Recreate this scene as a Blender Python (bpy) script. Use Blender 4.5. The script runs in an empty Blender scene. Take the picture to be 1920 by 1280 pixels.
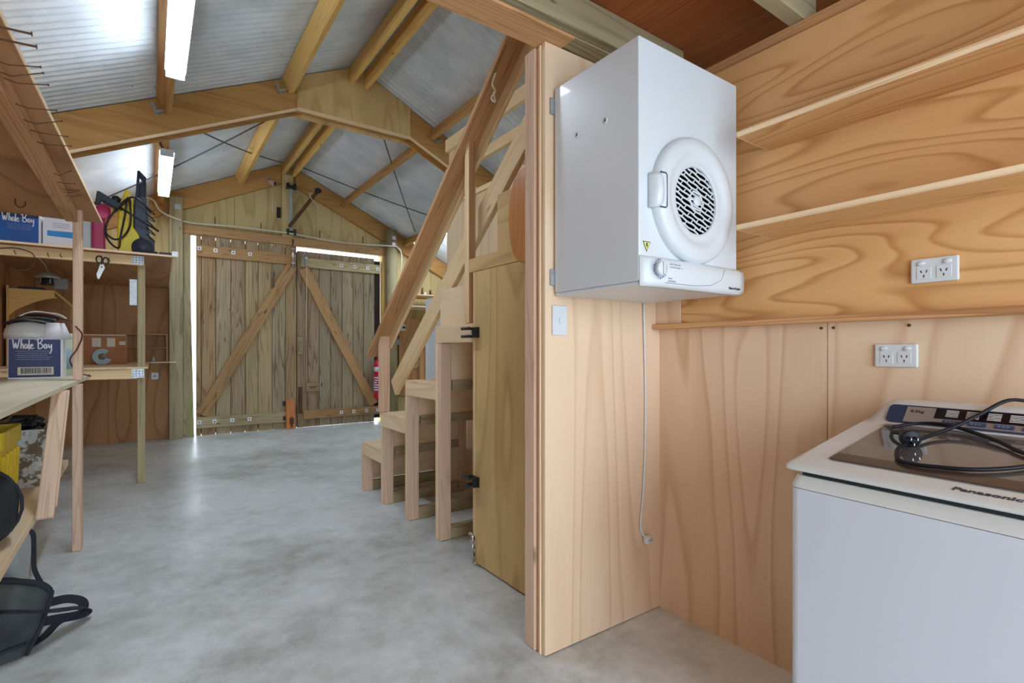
import bpy, bmesh, math, random
from mathutils import Vector, Matrix
rnd = random.Random(7)
SC = bpy.context.scene
COL = SC.collection
R = math.radians

# ------------------------------------------------------------------ camera, sky, daylight, exposure
cam = bpy.data.objects.new('camera', bpy.data.cameras.new('camera'))
COL.objects.link(cam)
cam.location = (0, 0, 1.21)
cam.rotation_euler = (R(90), 0, R(-35.2))
cam.data.sensor_width = 36
cam.data.lens = 18.0
cam.data.shift_y = 17 / 1920
cam.data.clip_start = 0.02
SC.camera = cam

w = bpy.data.worlds.new('sky')
SC.world = w
w.use_nodes = True
w.node_tree.nodes['Background'].inputs[0].default_value = (0.80, 0.90, 1.0, 1)
w.node_tree.nodes['Background'].inputs[1].default_value = 4.0

def area(name, loc, rot, sx, sy, power, col):
    l = bpy.data.lights.new(name, 'AREA')
    l.shape = 'RECTANGLE'; l.size = sx; l.size_y = sy; l.energy = power; l.color = col
    o = bpy.data.objects.new(name, l); COL.objects.link(o)
    o.location = loc; o.rotation_euler = rot
    return o
# daylight coming in through the open end of the shed behind the camera
area('daylight_opening', (0.35, -1.9, 1.25), (R(90), 0, 0), 2.8, 2.2, 36, (0.70, 0.86, 1.0))

vs = SC.view_settings
vs.view_transform = 'Standard'; vs.look = 'None'; vs.gamma = 1.0; vs.use_curve_mapping = False
vs.exposure = 0.5
SC.cycles.use_denoising = True
SC.cycles.max_bounces = 12
SC.cycles.diffuse_bounces = 8

# ------------------------------------------------------------------ materials
def lin(c):
    return tuple((v / 255 / 12.92) if v / 255 <= 0.04045 else ((v / 255 + 0.055) / 1.055) ** 2.4 for v in c) + (1,)

class NT:
    def __init__(s, name):
        s.m = bpy.data.materials.new(name); s.m.use_nodes = True
        s.t = s.m.node_tree; s.b = s.t.nodes['Principled BSDF']
    def n(s, typ, **kw):
        x = s.t.nodes.new(typ)
        for k, v in kw.items(): setattr(x, k, v)
        return x
    def l(s, a, b): s.t.links.new(a, b)
    def attr(s):
        return s.n('ShaderNodeAttribute', attribute_name='gc').outputs['Vector']
    def mapping(s, vec, scale):
        m = s.n('ShaderNodeMapping'); m.inputs['Scale'].default_value = scale
        s.l(vec, m.inputs['Vector']); return m.outputs[0]
    def noise(s, vec, scale, detail=2, rough=0.5):
        x = s.n('ShaderNodeTexNoise'); x.inputs['Scale'].default_value = scale
        x.inputs['Detail'].default_value = detail; x.inputs['Roughness'].default_value = rough
        s.l(vec, x.inputs['Vector']); return x.outputs['Fac']
    def math(s, op, a, b=None, c=None):
        x = s.n('ShaderNodeMath', operation=op)
        for i, v in enumerate((a, b, c)):
            if v is None: continue
            if isinstance(v, (int, float)): x.inputs[i].default_value = v
            else: s.l(v, x.inputs[i])
        return x.outputs[0]
    def ramp(s, fac, stops):
        x = s.n('ShaderNodeValToRGB'); e = x.color_ramp.elements
        while len(e) < len(stops): e.new(0.5)
        for i, (p, c) in enumerate(stops):
            e[i].position = p; e[i].color = c
        s.l(fac, x.inputs[0]); return x.outputs[0]
    def mix(s, fac, a, b, mode='MIX'):
        x = s.n('ShaderNodeMix', data_type='RGBA', blend_type=mode)
        for i, v in ((0, fac), (6, a), (7, b)):
            if isinstance(v, (int, float)): x.inputs[i].default_value = v
            elif isinstance(v, tuple): x.inputs[i].default_value = v
            else: s.l(v, x.inputs[i])
        return x.outputs[2]
    def bump(s, h, strength, dist=0.002):
        x = s.n('ShaderNodeBump'); x.inputs['Strength'].default_value = strength
        x.inputs['Distance'].default_value = dist
        s.l(h, x.inputs['Height']); s.l(x.outputs[0], s.b.inputs['Normal'])

def plain(name, c, rough=0.5, metal=0.0, spec=0.5, var=0.0, vscale=6, coat=0, alpha=None, trans=0, emit=0):
    k = NT(name); b = k.b
    c = lin(c)
    b.inputs['Base Color'].default_value = c
    b.inputs['Roughness'].default_value = rough
    b.inputs['Metallic'].default_value = metal
    b.inputs['Specular IOR Level'].default_value = spec
    b.inputs['Coat Weight'].default_value = coat
    b.inputs['Transmission Weight'].default_value = trans
    if alpha is not None: b.inputs['Alpha'].default_value = alpha
    if emit:
        b.inputs['Emission Color'].default_value = c; b.inputs['Emission Strength'].default_value = emit
    if var:
        f = k.noise(k.attr(), vscale, 3)
        d = tuple(v * (1 - var) for v in c[:3]) + (1,)
        k.l(k.ramp(f, [(0.3, d), (0.7, c)]), b.inputs['Base Color'])
    return k.m

def wood(name, light, dark, freq=7, across=5.0, along=0.55, contrast=0.55, fibre=0.25, knots=0.0, tint=0.12, rough=0.6, stain=None, stainamt=0.0, hue=0.0, isl=0.0, warm=0.0):
    """grain runs along the first component of the 'gc' attribute"""
    k = NT(name)
    v = k.attr()
    f = k.noise(k.mapping(v, (along, across, across)), 1.0, 1.5, 0.45)
    ring = k.math('FRACT', k.math('MULTIPLY', f, freq * 2.0))
    ring = k.ramp(ring, [(0.0, (0, 0, 0, 1)), (0.62, (0.25, 0.25, 0.25, 1)), (0.86, (1, 1, 1, 1)), (1.0, (0, 0, 0, 1))])
    fib = k.noise(k.mapping(v, (3.0, 140, 140)), 1.0, 3, 0.6)
    amt = k.math('MULTIPLY', ring, contrast)
    amt = k.math('ADD', amt, k.math('MULTIPLY', k.math('SUBTRACT', fib, 0.5), fibre))
    big = k.noise(k.mapping(v, (0.7, 2.2, 2.2)), 1.3, 2)
    amt = k.math('ADD', amt, k.math('MULTIPLY', k.math('SUBTRACT', big, 0.5), 0.9))
    col = k.ramp(amt, [(0.0, lin(light)), (0.75, lin(dark))])
    if knots:
        vo = k.n('ShaderNodeTexVoronoi'); vo.inputs['Scale'].default_value = 1.0
        k.l(k.mapping(v, (2.3, 7.0, 7.0)), vo.inputs['Vector'])
        kn = k.ramp(vo.outputs['Distance'], [(0.0, (1, 1, 1, 1)), (0.07 * knots, (0.8, 0.8, 0.8, 1)), (0.17 * knots, (0, 0, 0, 1))])
        col = k.mix(kn, col, tuple(x * 0.35 for x in lin(dark)[:3]) + (1,))
    if stain:
        st = k.noise(k.mapping(v, (1.6, 3.0, 3.0)), 1.5, 4, 0.6)
        st = k.ramp(st, [(0.45, (0, 0, 0, 1)), (0.72, (stainamt,) * 3 + (1,))])
        col = k.mix(st, col, lin(stain))
    oi = k.n('ShaderNodeObjectInfo')
    hs = k.n('ShaderNodeHueSaturation')
    rv = oi.outputs['Random']
    if isl:
        g = k.n('ShaderNodeNewGeometry')
        rv = g.outputs['Random Per Island']
        hv = k.math('FRACT', k.math('MULTIPLY', rv, 7.31))
        k.l(k.math('MULTIPLY_ADD', hv, 0.045 * isl, 0.5 - 0.012 * isl), hs.inputs['Hue'])
        k.l(k.math('MULTIPLY_ADD', k.math('FRACT', k.math('MULTIPLY', rv, 3.7)), -0.4 * isl, 1.0), hs.inputs['Saturation'])
        k.l(k.math('MULTIPLY_ADD', rv, 0.45 * isl, 1 - 0.25 * isl), hs.inputs['Value'])
    else:
        k.l(k.math('MULTIPLY_ADD', rv, tint * 2, 1 - tint), hs.inputs['Value'])
    k.l(col, hs.inputs['Color'])
    k.l(hs.outputs[0], k.b.inputs['Base Color'])
    k.b.inputs['Roughness'].default_value = rough
    k.b.inputs['Specular IOR Level'].default_value = 0.3
    k.bump(fib, 0.12, 0.001)
    return k.m

M = {}
M['ply_nook'] = wood('ply_nook', (226, 202, 175), (197, 162, 126), freq=6, across=2.6, along=0.35, contrast=0.5, fibre=0.2, tint=0.03, rough=0.5)
M['ply_honey'] = wood('ply_honey', (220, 174, 120), (174, 118, 64), freq=11, across=3.4, along=0.5, contrast=0.52, fibre=0.2, tint=0.04, rough=0.5)
M['ply_part'] = wood('ply_part', (232, 205, 176), (204, 168, 130), freq=5, across=2.4, along=0.3, contrast=0.42, fibre=0.2, tint=0.03, rough=0.5)
M['ply_olive'] = wood('ply_olive', (214, 184, 128), (178, 142, 86), freq=5, across=2.4, along=0.35, contrast=0.45, fibre=0.25, tint=0.05, rough=0.6, stain=(150, 130, 90), stainamt=0.3)
M['ply_pale'] = wood('ply_pale', (236, 212, 176), (208, 174, 130), freq=4, across=2.0, along=0.3, contrast=0.35, fibre=0.2, tint=0.04, rough=0.6)
M['ply_white'] = wood('ply_white', (230, 226, 200), (206, 196, 160), freq=4, across=2.0, along=0.3, contrast=0.35, fibre=0.25, tint=0.04, rough=0.6)
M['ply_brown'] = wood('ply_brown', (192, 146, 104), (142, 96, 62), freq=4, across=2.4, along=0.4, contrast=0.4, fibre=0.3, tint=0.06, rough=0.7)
M['ply_gable'] = wood('ply_gable', (206, 188, 136), (166, 142, 92), freq=4, across=2.5, along=0.4, contrast=0.45, fibre=0.35, tint=0.05, rough=0.75)
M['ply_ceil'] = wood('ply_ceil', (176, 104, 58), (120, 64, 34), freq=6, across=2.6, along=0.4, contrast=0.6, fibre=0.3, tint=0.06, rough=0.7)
M['pine'] = wood('pine', (238, 212, 166), (206, 164, 108), freq=5, across=14, along=0.5, contrast=0.4, fibre=0.3, knots=0.6, rough=0.6)
M['pine_pink'] = wood('pine_pink', (218, 188, 162), (178, 140, 114), freq=5, across=14, along=0.5, contrast=0.4, fibre=0.3, knots=0.7, rough=0.65)
M['pine_rail'] = wood('pine_rail', (204, 158, 112), (150, 104, 66), freq=6, across=14, along=0.4, contrast=0.5, fibre=0.3, knots=0.7, rough=0.6)
M['pine_yellow'] = wood('pine_yellow', (224, 186, 112), (188, 142, 76), freq=5, across=14, along=0.4, contrast=0.4, fibre=0.3, knots=0.6, rough=0.6)
M['beam'] = wood('beam', (194, 150, 90), (150, 104, 56), freq=4, across=6, along=0.3, contrast=0.4, fibre=0.3, knots=0.35, rough=0.65)
M['grey_wood'] = wood('grey_wood', (176, 162, 126), (122, 106, 80), freq=6, across=12, along=0.5, contrast=0.5, fibre=0.4, knots=0.5, rough=0.8)
M['pole_wood'] = wood('pole_wood', (172, 160, 126), (118, 106, 80), freq=5, across=10, along=0.4, contrast=0.5, fibre=0.45, knots=0.4, rough=0.85)
M['door_wood'] = wood('door_wood', (176, 148, 110), (112, 86, 58), freq=6, across=9, along=0.45, contrast=0.6, fibre=0.5, knots=0.7, rough=0.85, isl=0.55)
M['door_grey'] = wood('door_grey', (164, 142, 112), (102, 82, 60), freq=6, across=9, along=0.45, contrast=0.6, fibre=0.5, knots=0.7, rough=0.85, isl=0.5)
M['door_brace'] = wood('door_brace', (182, 144, 100), (124, 92, 58), freq=6, across=12, along=0.45, contrast=0.55, fibre=0.4, knots=0.8, rough=0.8)
M['oval'] = wood('oval', (214, 150, 88), (178, 112, 58), freq=4, across=6, along=0.5, contrast=0.35, fibre=0.2, rough=0.25)
M['orange_block'] = wood('orange_block', (214, 138, 84), (176, 100, 56), freq=4, across=12, along=0.5, contrast=0.4, rough=0.7)
M['ply_edge'] = wood('ply_edge', (244, 222, 184), (196, 150, 104), freq=3, across=60, along=0.3, contrast=0.5, fibre=0.3, rough=0.7)
M['dark_void'] = plain('dark_void', (40, 30, 22), 0.9)
M['galv'] = plain('galv', (190, 195, 198), 0.45, 0.7, var=0.25, vscale=60)
M['chrome'] = plain('chrome', (205, 205, 205), 0.25, 1.0)
M['rust'] = plain('rust', (112, 80, 56), 0.8, 0.3, var=0.4, vscale=40)
M['white_steel'] = plain('white_steel', (212, 221, 228), 0.28, coat=0.2)
M['white_plastic'] = plain('white_plastic', (212, 220, 226), 0.35)
M['white_card'] = plain('white_card', (234, 236, 244), 0.7)
M['cream'] = plain('cream', (210, 215, 214), 0.3)
M['washer_white'] = plain('washer_white', (204, 213, 226), 0.28)
M['lid_dark'] = plain('lid_dark', (128, 125, 124), 0.07, 0.6)
M['navy'] = plain('navy', (46, 62, 92), 0.15, coat=0.5)
M['silver'] = plain('silver', (172, 168, 166), 0.35, 0.6)
M['grille_grey'] = plain('grille_grey', (72, 73, 80), 0.7)
M['black_gloss'] = plain('black_gloss', (22, 20, 24), 0.12)
M['black'] = plain('black', (30, 31, 36), 0.5)
M['black_rubber'] = plain('black_rubber', (34, 36, 42), 0.6)
M['cord_black'] = plain('cord_black', (16, 20, 30), 0.5, spec=0.3)
M['seam'] = plain('seam', (36, 52, 60), 0.6)
M['button_blue'] = plain('button_blue', (52, 74, 104), 0.3)
M['ink'] = plain('ink', (46, 66, 84), 0.5)
M['ink_dark'] = plain('ink_dark', (40, 42, 48), 0.5)
M['ink_blue'] = plain('ink_blue', (70, 110, 170), 0.5)
M['ink_grey'] = plain('ink_grey', (150, 160, 172), 0.5)
M['led'] = plain('led', (225, 225, 225), 0.4)
M['yellow_label'] = plain('yellow_label', (226, 224, 120), 0.5)
M['lamp'] = plain('lamp', (226, 240, 255), 0.4, emit=33.0)
M['blue_box'] = plain('blue_box', (24, 92, 176), 0.45, var=0.15)
M['navy_box'] = plain('navy_box', (30, 44, 104), 0.5, var=0.15)
M['sky_blue'] = plain('sky_blue', (44, 146, 220), 0.5)
M['card'] = plain('card', (176, 122, 82), 0.8, var=0.12, vscale=12)
M['paper'] = plain('paper', (216, 208, 196), 0.7)
M['pink'] = plain('pink', (222, 44, 118), 0.3, trans=0.25)
M['pink_dark'] = plain('pink_dark', (190, 50, 104), 0.3, trans=0.2)
M['yellow'] = plain('yellow', (226, 204, 30), 0.4)
M['crate_yellow'] = plain('crate_yellow', (226, 196, 26), 0.45, var=0.2, vscale=9)
M['slate'] = plain('slate', (58, 66, 84), 0.5)
M['slate_dark'] = plain('slate_dark', (36, 42, 58), 0.55)
M['hose'] = plain('hose', (38, 32, 38), 0.45)
M['red'] = plain('red', (206, 26, 44), 0.3)
M['fabric_black'] = plain('fabric_black', (34, 38, 46), 0.85, var=0.35, vscale=14)
M['strap'] = plain('strap', (30, 36, 46), 0.8)
M['frost'] = plain('frost', (206, 218, 226), 0.35, alpha=0.65)
M['pale_green'] = plain('pale_green', (216, 226, 206), 0.5)
M['blue_grey'] = plain('blue_grey', (146, 178, 190), 0.5)
M['cable_red'] = plain('cable_red', (96, 40, 40), 0.5)
M['cable_grey'] = plain('cable_grey', (128, 130, 124), 0.5)
M['pvc'] = plain('pvc', (206, 200, 180), 0.5)
M['string'] = plain('string', (214, 200, 170), 0.8)
M['skin_pink'] = plain('skin_pink', (206, 168, 156), 0.5)
M['lantern_metal'] = plain('lantern_metal', (176, 182, 176), 0.4, 0.5, var=0.3, vscale=50)
M['glass_dark'] = plain('glass_dark', (34, 36, 40), 0.1)
M['wire'] = plain('wire', (88, 92, 96), 0.6, 0.3)
M['tread_dust'] = plain('smoke_tint', (74, 62, 56), 0.2, var=0.25, vscale=50)
M['jamb_green'] = plain('jamb_green', (150, 170, 80), 0.9)

def mesh_fabric():
    k = NT('mesh_fabric'); b = k.b
    b.inputs['Base Color'].default_value = lin((42, 50, 58)); b.inputs['Roughness'].default_value = 0.8
    f = k.noise(k.attr(), 5, 3)
    k.l(k.ramp(f, [(0.35, (0.80,) * 3 + (1,)), (0.65, (0.98,) * 3 + (1,))]), b.inputs['Alpha'])
    k.l(k.ramp(f, [(0.3, lin((36, 44, 54))), (0.7, lin((92, 98, 98)))]), b.inputs['Base Color'])
    return k.m
M['mesh_fabric'] = mesh_fabric()

def dirty_white():
    k = NT('dirty_white')
    f = k.noise(k.mapping(k.attr(), (9, 9, 9)), 2.0, 5, 0.65)
    k.l(k.ramp(f, [(0.48, lin((206, 212, 216))), (0.54, lin((120, 104, 84)))]), k.b.inputs['Base Color'])
    k.b.inputs['Roughness'].default_value = 0.5
    return k.m
M['dirty_white'] = dirty_white()

def concrete():
    k = NT('concrete')
    v = k.attr()
    a = k.noise(v, 0.9, 5, 0.6); c = k.noise(v, 9, 6, 0.7); d = k.noise(v, 160, 2, 0.5)
    amt = k.math('ADD', k.math('MULTIPLY', a, 0.62), k.math('ADD', k.math('MULTIPLY', c, 0.3), k.math('MULTIPLY', d, 0.08)))
    col = k.ramp(amt, [(0.36, lin((160, 164, 158))), (0.46, lin((196, 203, 203))), (0.56, lin((222, 230, 234)))])
    sp = k.n('ShaderNodeTexVoronoi'); sp.inputs['Scale'].default_value = 3.0
    k.l(v, sp.inputs['Vector'])
    s = k.ramp(sp.outputs['Distance'], [(0.0, (0.7,) * 3 + (1,)), (0.018, (0.5,) * 3 + (1,)), (0.035, (0, 0, 0, 1))])
    col = k.mix(s, col, lin((92, 92, 88)))
    k.l(col, k.b.inputs['Base Color'])
    k.l(k.ramp(a, [(0.35, (0.42,) * 3 + (1,)), (0.65, (0.24,) * 3 + (1,))]), k.b.inputs['Roughness'])
    k.b.inputs['Specular IOR Level'].default_value = 0.5
    k.bump(c, 0.06, 0.003)
    return k.m
M['concrete'] = concrete()

def roof_mat():
    k = NT('roof_steel')
    v = k.attr()
    f = k.noise(v, 2.5, 4, 0.6)
    col = k.ramp(f, [(0.3, lin((190, 198, 203))), (0.7, lin((220, 227, 231)))])
    sp = k.n('ShaderNodeTexVoronoi'); sp.inputs['Scale'].default_value = 5.0
    k.l(v, sp.inputs['Vector'])
    s = k.ramp(sp.outputs['Distance'], [(0.0, (0.8,) * 3 + (1,)), (0.03, (0.6,) * 3 + (1,)), (0.05, (0, 0, 0, 1))])
    col = k.mix(s, col, lin((120, 122, 120)))
    k.l(col, k.b.inputs['Base Color'])
    k.b.inputs['Metallic'].default_value = 0.15
    k.b.inputs['Roughness'].default_value = 0.6
    k.b.inputs['Specular IOR Level'].default_value = 0.35
    return k.m
M['roof'] = roof_mat()

# ------------------------------------------------------------------ mesh helpers
WM = {}
def inv_of(o):
    return WM[o].inverted() if o is not None else Matrix.Identity(4)

def tag(o, label=None, cat=None, group=None, kind=None):
    if label: o['label'] = label
    if cat: o['category'] = cat
    if group: o['group'] = group
    if kind: o['kind'] = kind
    return o

def thing(name, label, cat, loc=(0, 0, 0), rz=0, group=None):
    o = bpy.data.objects.new(name, None); COL.objects.link(o)
    o.location = loc; o.rotation_euler = (0, 0, rz); o.empty_display_size = 0.05
    WM[o] = Matrix.Translation(loc) @ Matrix.Rotation(rz, 4, 'Z')
    return tag(o, label, cat, group)

class B:
    """collects shapes (in world coordinates, or in the frame T) into one mesh"""
    def __init__(s, T=None):
        s.bm = bmesh.new(); s.gc = s.bm.verts.layers.float_vector.new('gc')
        s.T = T or Matrix.Identity(4)
    def add(s, verts, faces, gc=None, smooth=False):
        off = Vector((rnd.uniform(0, 40), rnd.uniform(0, 40), rnd.uniform(0, 40)))
        vs = []
        for i, v in enumerate(verts):
            x = s.bm.verts.new(s.T @ Vector(v))
            x[s.gc] = Vector(gc[i] if gc else v) + off
            vs.append(x)
        for f in faces:
            try:
                q = s.bm.faces.new([vs[i] for i in f]); q.smooth = smooth
            except ValueError: pass
        return s
    def box(s, x0, x1, y0, y1, z0, z1, g=None):
        d = (abs(x1 - x0), abs(y1 - y0), abs(z1 - z0))
        a = 'xyz'.index(g) if g else d.index(max(d))
        x0, x1 = sorted((x0, x1)); y0, y1 = sorted((y0, y1)); z0, z1 = sorted((z0, z1))
        v = [(x, y, z) for x in (x0, x1) for y in (y0, y1) for z in (z0, z1)]
        f = [(0, 1, 3, 2), (4, 6, 7, 5), (0, 4, 5, 1), (2, 3, 7, 6), (0, 2, 6, 4), (1, 5, 7, 3)]
        gc = [(p[a], p[(a + 1) % 3], p[(a + 2) % 3]) for p in v]
        return s.add(v, f, gc)
    def bar(s, p0, p1, wd, ht, up=(0, 0, 1)):
        p0, p1 = Vector(p0), Vector(p1)
        t = (p1 - p0); L = t.length; t.normalize()
        sd = t.cross(Vector(up)).normalized(); u = sd.cross(t)
        v, gc = [], []
        for a in (0, L):
            for b in (-wd / 2, wd / 2):
                for c in (-ht / 2, ht / 2):
                    v.append(p0 + t * a + sd * b + u * c); gc.append((a, b, c))
        f = [(0, 1, 3, 2), (4, 6, 7, 5), (0, 4, 5, 1), (2, 3, 7, 6), (0, 2, 6, 4), (1, 5, 7, 3)]
        return s.add(v, f, gc)
    def prism(s, pts, axis, a0, a1, g=None, smooth=False):
        """polygon pts in the plane across axis: x->(y,z), y->(x,z), z->(x,y)"""
        n = len(pts)
        def mk(p, a):
            return {'x': (a, p[0], p[1]), 'y': (p[0], a, p[1]), 'z': (p[0], p[1], a)}[axis]
        v = [mk(p, a0) for p in pts] + [mk(p, a1) for p in pts]
        f = [tuple(range(n)), tuple(range(2 * n - 1, n - 1, -1))] + [(i, (i + 1) % n, n + (i + 1) % n, n + i) for i in range(n)]
        k = 'xyz'.index(g) if g else 'xyz'.index(axis)
        gc = [(p[k], p[(k + 1) % 3], p[(k + 2) % 3]) for p in v]
        s.add(v, f, gc)
        return s
    def tube(s, pts, r, n=8, closed=False, caps=True, flat=None):
        """round tube; flat=(w,h) gives a strap section"""
        pts = [Vector(p) for p in pts]; m = len(pts)
        v, gc = [], []; prev = None; L = 0
        for i, p in enumerate(pts):
            if closed: t = pts[(i + 1) % m] - pts[i - 1]
            else: t = pts[min(i + 1, m - 1)] - pts[max(i - 1, 0)]
            if t.length < 1e-9: t = Vector((0, 0, 1))
            t.normalize()
            if prev is None:
                a = Vector((0, 0, 1)) if abs(t.z) < 0.9 else Vector((1, 0, 0))
                prev = t.cross(a).normalized()
            e = (prev - t * prev.dot(t))
            if e.length < 1e-6: e = t.orthogonal()
            e.normalize(); prev = e; q = t.cross(e)
            if i: L += (p - pts[i - 1]).length
            if flat:
                hw, hh = flat[0] / 2, flat[1] / 2
                ring = [e * hw + q * hh, e * -hw + q * hh, e * -hw - q * hh, e * hw - q * hh]
            else:
                rr = r[i] if isinstance(r, (list, tuple)) else r
                ring = [(e * math.cos(2 * math.pi * j / n) + q * math.sin(2 * math.pi * j / n)) * rr for j in range(n)]
            for c in ring: v.append(p + c); gc.append((L, c.x, c.y))
        k = 4 if flat else n; f = []
        for i in range(m if closed else m - 1):
            a, b = i * k, ((i + 1) % m) * k
            for j in range(k): f.append((a + j, a + (j + 1) % k, b + (j + 1) % k, b + j))
        if not closed and caps:
            f.append(tuple(range(k - 1, -1, -1))); f.append(tuple(range((m - 1) * k, m * k)))
        return s.add(v, f, gc, smooth=not flat)
    def lathe(s, prof, c, axis='z', n=32, smooth=True, a0=0, a1=2 * math.pi, caps=True):
        """profile of (radius, height) about an axis through c"""
        v = []; full = abs(a1 - a0 - 2 * math.pi) < 1e-6
        m = n if full else n + 1
        for r, h in prof:
            for j in range(m):
                t = a0 + (a1 - a0) * j / n
                x, y = r * math.cos(t), r * math.sin(t)
                p = {'z': (x, y, h), 'y': (x, h, y), 'x': (h, x, y)}[axis]
                v.append((c[0] + p[0], c[1] + p[1], c[2] + p[2]))
        f = []
        for i in range(len(prof) - 1):
            for j in range(n if full else n):
                j2 = (j + 1) % m if full else j + 1
                f.append((i * m + j, i * m + j2, (i + 1) * m + j2, (i + 1) * m + j))
        if full and caps:
            if prof[0][0] > 1e-5: f.append(tuple(range(m - 1, -1, -1)))
            if prof[-1][0] > 1e-5: f.append(tuple(range((len(prof) - 1) * m, len(prof) * m)))
        return s.add(v, f, None, smooth)
    def cyl(s, p0, p1, r0, r1=None, n=16):
        r1 = r0 if r1 is None else r1
        return s.tube([p0, p1], [r0, r1], n)
    def loft(s, sections, smooth=True, caps=True):
        n = len(sections[0]); v = [p for sec in sections for p in sec]; f = []
        for i in range(len(sections) - 1):
            for j in range(n): f.append((i * n + j, i * n + (j + 1) % n, (i + 1) * n + (j + 1) % n, (i + 1) * n + j))
        if caps:
            f.append(tuple(range(n - 1, -1, -1))); f.append(tuple(range((len(sections) - 1) * n, len(sections) * n)))
        return s.add(v, f, None, smooth)
    def blob(s, c, rad, n=14, m=20, f=None):
        v, fc = [], []
        for i in range(n + 1):
            a = math.pi * i / n
            for j in range(m):
                b = 2 * math.pi * j / m
                p = Vector((math.sin(a) * math.cos(b), math.sin(a) * math.sin(b), math.cos(a)))
                if f: p = f(p)
                v.append((c[0] + p.x * rad[0], c[1] + p.y * rad[1], c[2] + p.z * rad[2]))
        for i in range(n):
            for j in range(m): fc.append((i * m + j, i * m + (j + 1) % m, (i + 1) * m + (j + 1) % m, (i + 1) * m + j))
        return s.add(v, fc, None, True)
    def build(s, name, mat, parent=None, bevel=0.0, seg=1, smooth_angle=None, **tags):
        bmesh.ops.remove_doubles(s.bm, verts=s.bm.verts, dist=1e-6)
        bmesh.ops.recalc_face_normals(s.bm, faces=s.bm.faces)
        if parent is None:
            xs = [v.co for v in s.bm.verts]
            lo = Vector((min(p.x for p in xs), min(p.y for p in xs), min(p.z for p in xs)))
            hi = Vector((max(p.x for p in xs), max(p.y for p in xs), max(p.z for p in xs)))
            base = Vector(((lo.x + hi.x) / 2, (lo.y + hi.y) / 2, lo.z))
            T = Matrix.Translation(base); Ti = T.inverted()
        else:
            T = WM[parent]; Ti = T.inverted()
        for v in s.bm.verts: v.co = Ti @ v.co
        me = bpy.data.meshes.new(name); s.bm.to_mesh(me); s.bm.free()
        me.materials.append(M[mat])
        o = bpy.data.objects.new(name, me); COL.objects.link(o)
        if parent is None: o.location = T.translation
        else: o.parent = parent
        WM[o] = T
        if bevel:
            b = o.modifiers.new('edge', 'BEVEL'); b.width = bevel; b.segments = seg
            b.limit_method = 'ANGLE'; b.angle_limit = R(40)
        tag(o, **tags)
        return o

def struct(bld, name, mat, bevel=0.0, parent=None):
    o = bld.build(name, mat, parent, bevel)
    if parent is None: o['kind'] = 'structure'
    return o

def text(s, size, Mw, mat, name, parent, extrude=0.0006, sx=1.0, bold=0.0, align='LEFT'):
    cu = bpy.data.curves.new('tx', 'FONT'); cu.body = s; cu.size = size; cu.extrude = extrude; cu.offset = bold
    cu.align_x = align; cu.resolution_u = 3
    o = bpy.data.objects.new('tx', cu); COL.objects.link(o)
    dg = bpy.context.evaluated_depsgraph_get(); dg.update()
    me = bpy.data.meshes.new_from_object(o.evaluated_get(dg))
    bpy.data.objects.remove(o)
    T = WM[parent].inverted() @ Mw @ Matrix.Diagonal((sx, 1, 1, 1))
    me.transform(T); me.materials.clear(); me.materials.append(M[mat])
    q = bpy.data.objects.new(name, me); COL.objects.link(q); q.parent = parent; WM[q] = WM[parent]
    return q

def frame(o, x, y):
    """matrix with local x, y directions and origin o"""
    x = Vector(x).normalized(); y = Vector(y); y = (y - x * y.dot(x)).normalized(); z = x.cross(y)
    m = Matrix((x, y, z)).transposed().to_4x4(); m.translation = Vector(o)
    return m

def smooth_path(pts, k=6):
    pts = [Vector(p) for p in pts]; out = []
    for i in range(len(pts) - 1):
        p0 = pts[max(i - 1, 0)]; p1 = pts[i]; p2 = pts[i + 1]; p3 = pts[min(i + 2, len(pts) - 1)]
        for j in range(k):
            t = j / k
            out.append(0.5 * ((2 * p1) + (p2 - p0) * t + (2 * p0 - 5 * p1 + 4 * p2 - p3) * t * t + (3 * p1 - p0 - 3 * p2 + p3) * t ** 3))
    out.append(pts[-1]); return out

def copy_tree(o, parent=None):
    c = o.copy(); COL.objects.link(c); c.parent = parent
    if o in WM: WM[c] = WM[o]
    for ch in list(o.children): copy_tree(ch, c)
    return c

# ------------------------------------------------------------------ the shed shell
APX, APZ, SL = 1.73, 4.12, 0.47            # roof ridge position, height, slope
XL, XR, YN, YF = -1.15, 5.30, -2.0, 8.55
def roofz(x): return APZ - SL * abs(x - APX)

struct(B().box(XL - .1, XR + .1, YN - .6, YF + .12, -.12, 0, 'x'), 'floor', 'concrete')

struct(B().box(-15, 20, YF + .125, 30, -.16, -.03, 'x'), 'ground', 'concrete')
struct(B().box(-15, 20, -30, YN - .605, -.16, -.03, 'x'), 'ground', 'concrete')

def corrugated(name, xa, xb):
    b = B(); v, f = [], []
    n = int((YF + .1 - YN) / 0.076 * 8)
    for i in range(n + 1):
        y = YN + (YF + .1 - YN) * i / n
        dz = 0.012 * math.cos(2 * math.pi * y / 0.076)
        lap = 0.004 if (y % 0.762) < 0.05 else 0
        for x in (xa, xb): v.append((x, y, roofz(x) + dz + 0.012 + lap))
    for i in range(n): f.append((2 * i, 2 * i + 1, 2 * i + 3, 2 * i + 2))
    b.add(v, f, None, True)
    return struct(b, name, 'roof')
corrugated('ceiling', XL - .15, APX)
corrugated('ceiling', APX, XR + .15)

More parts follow.
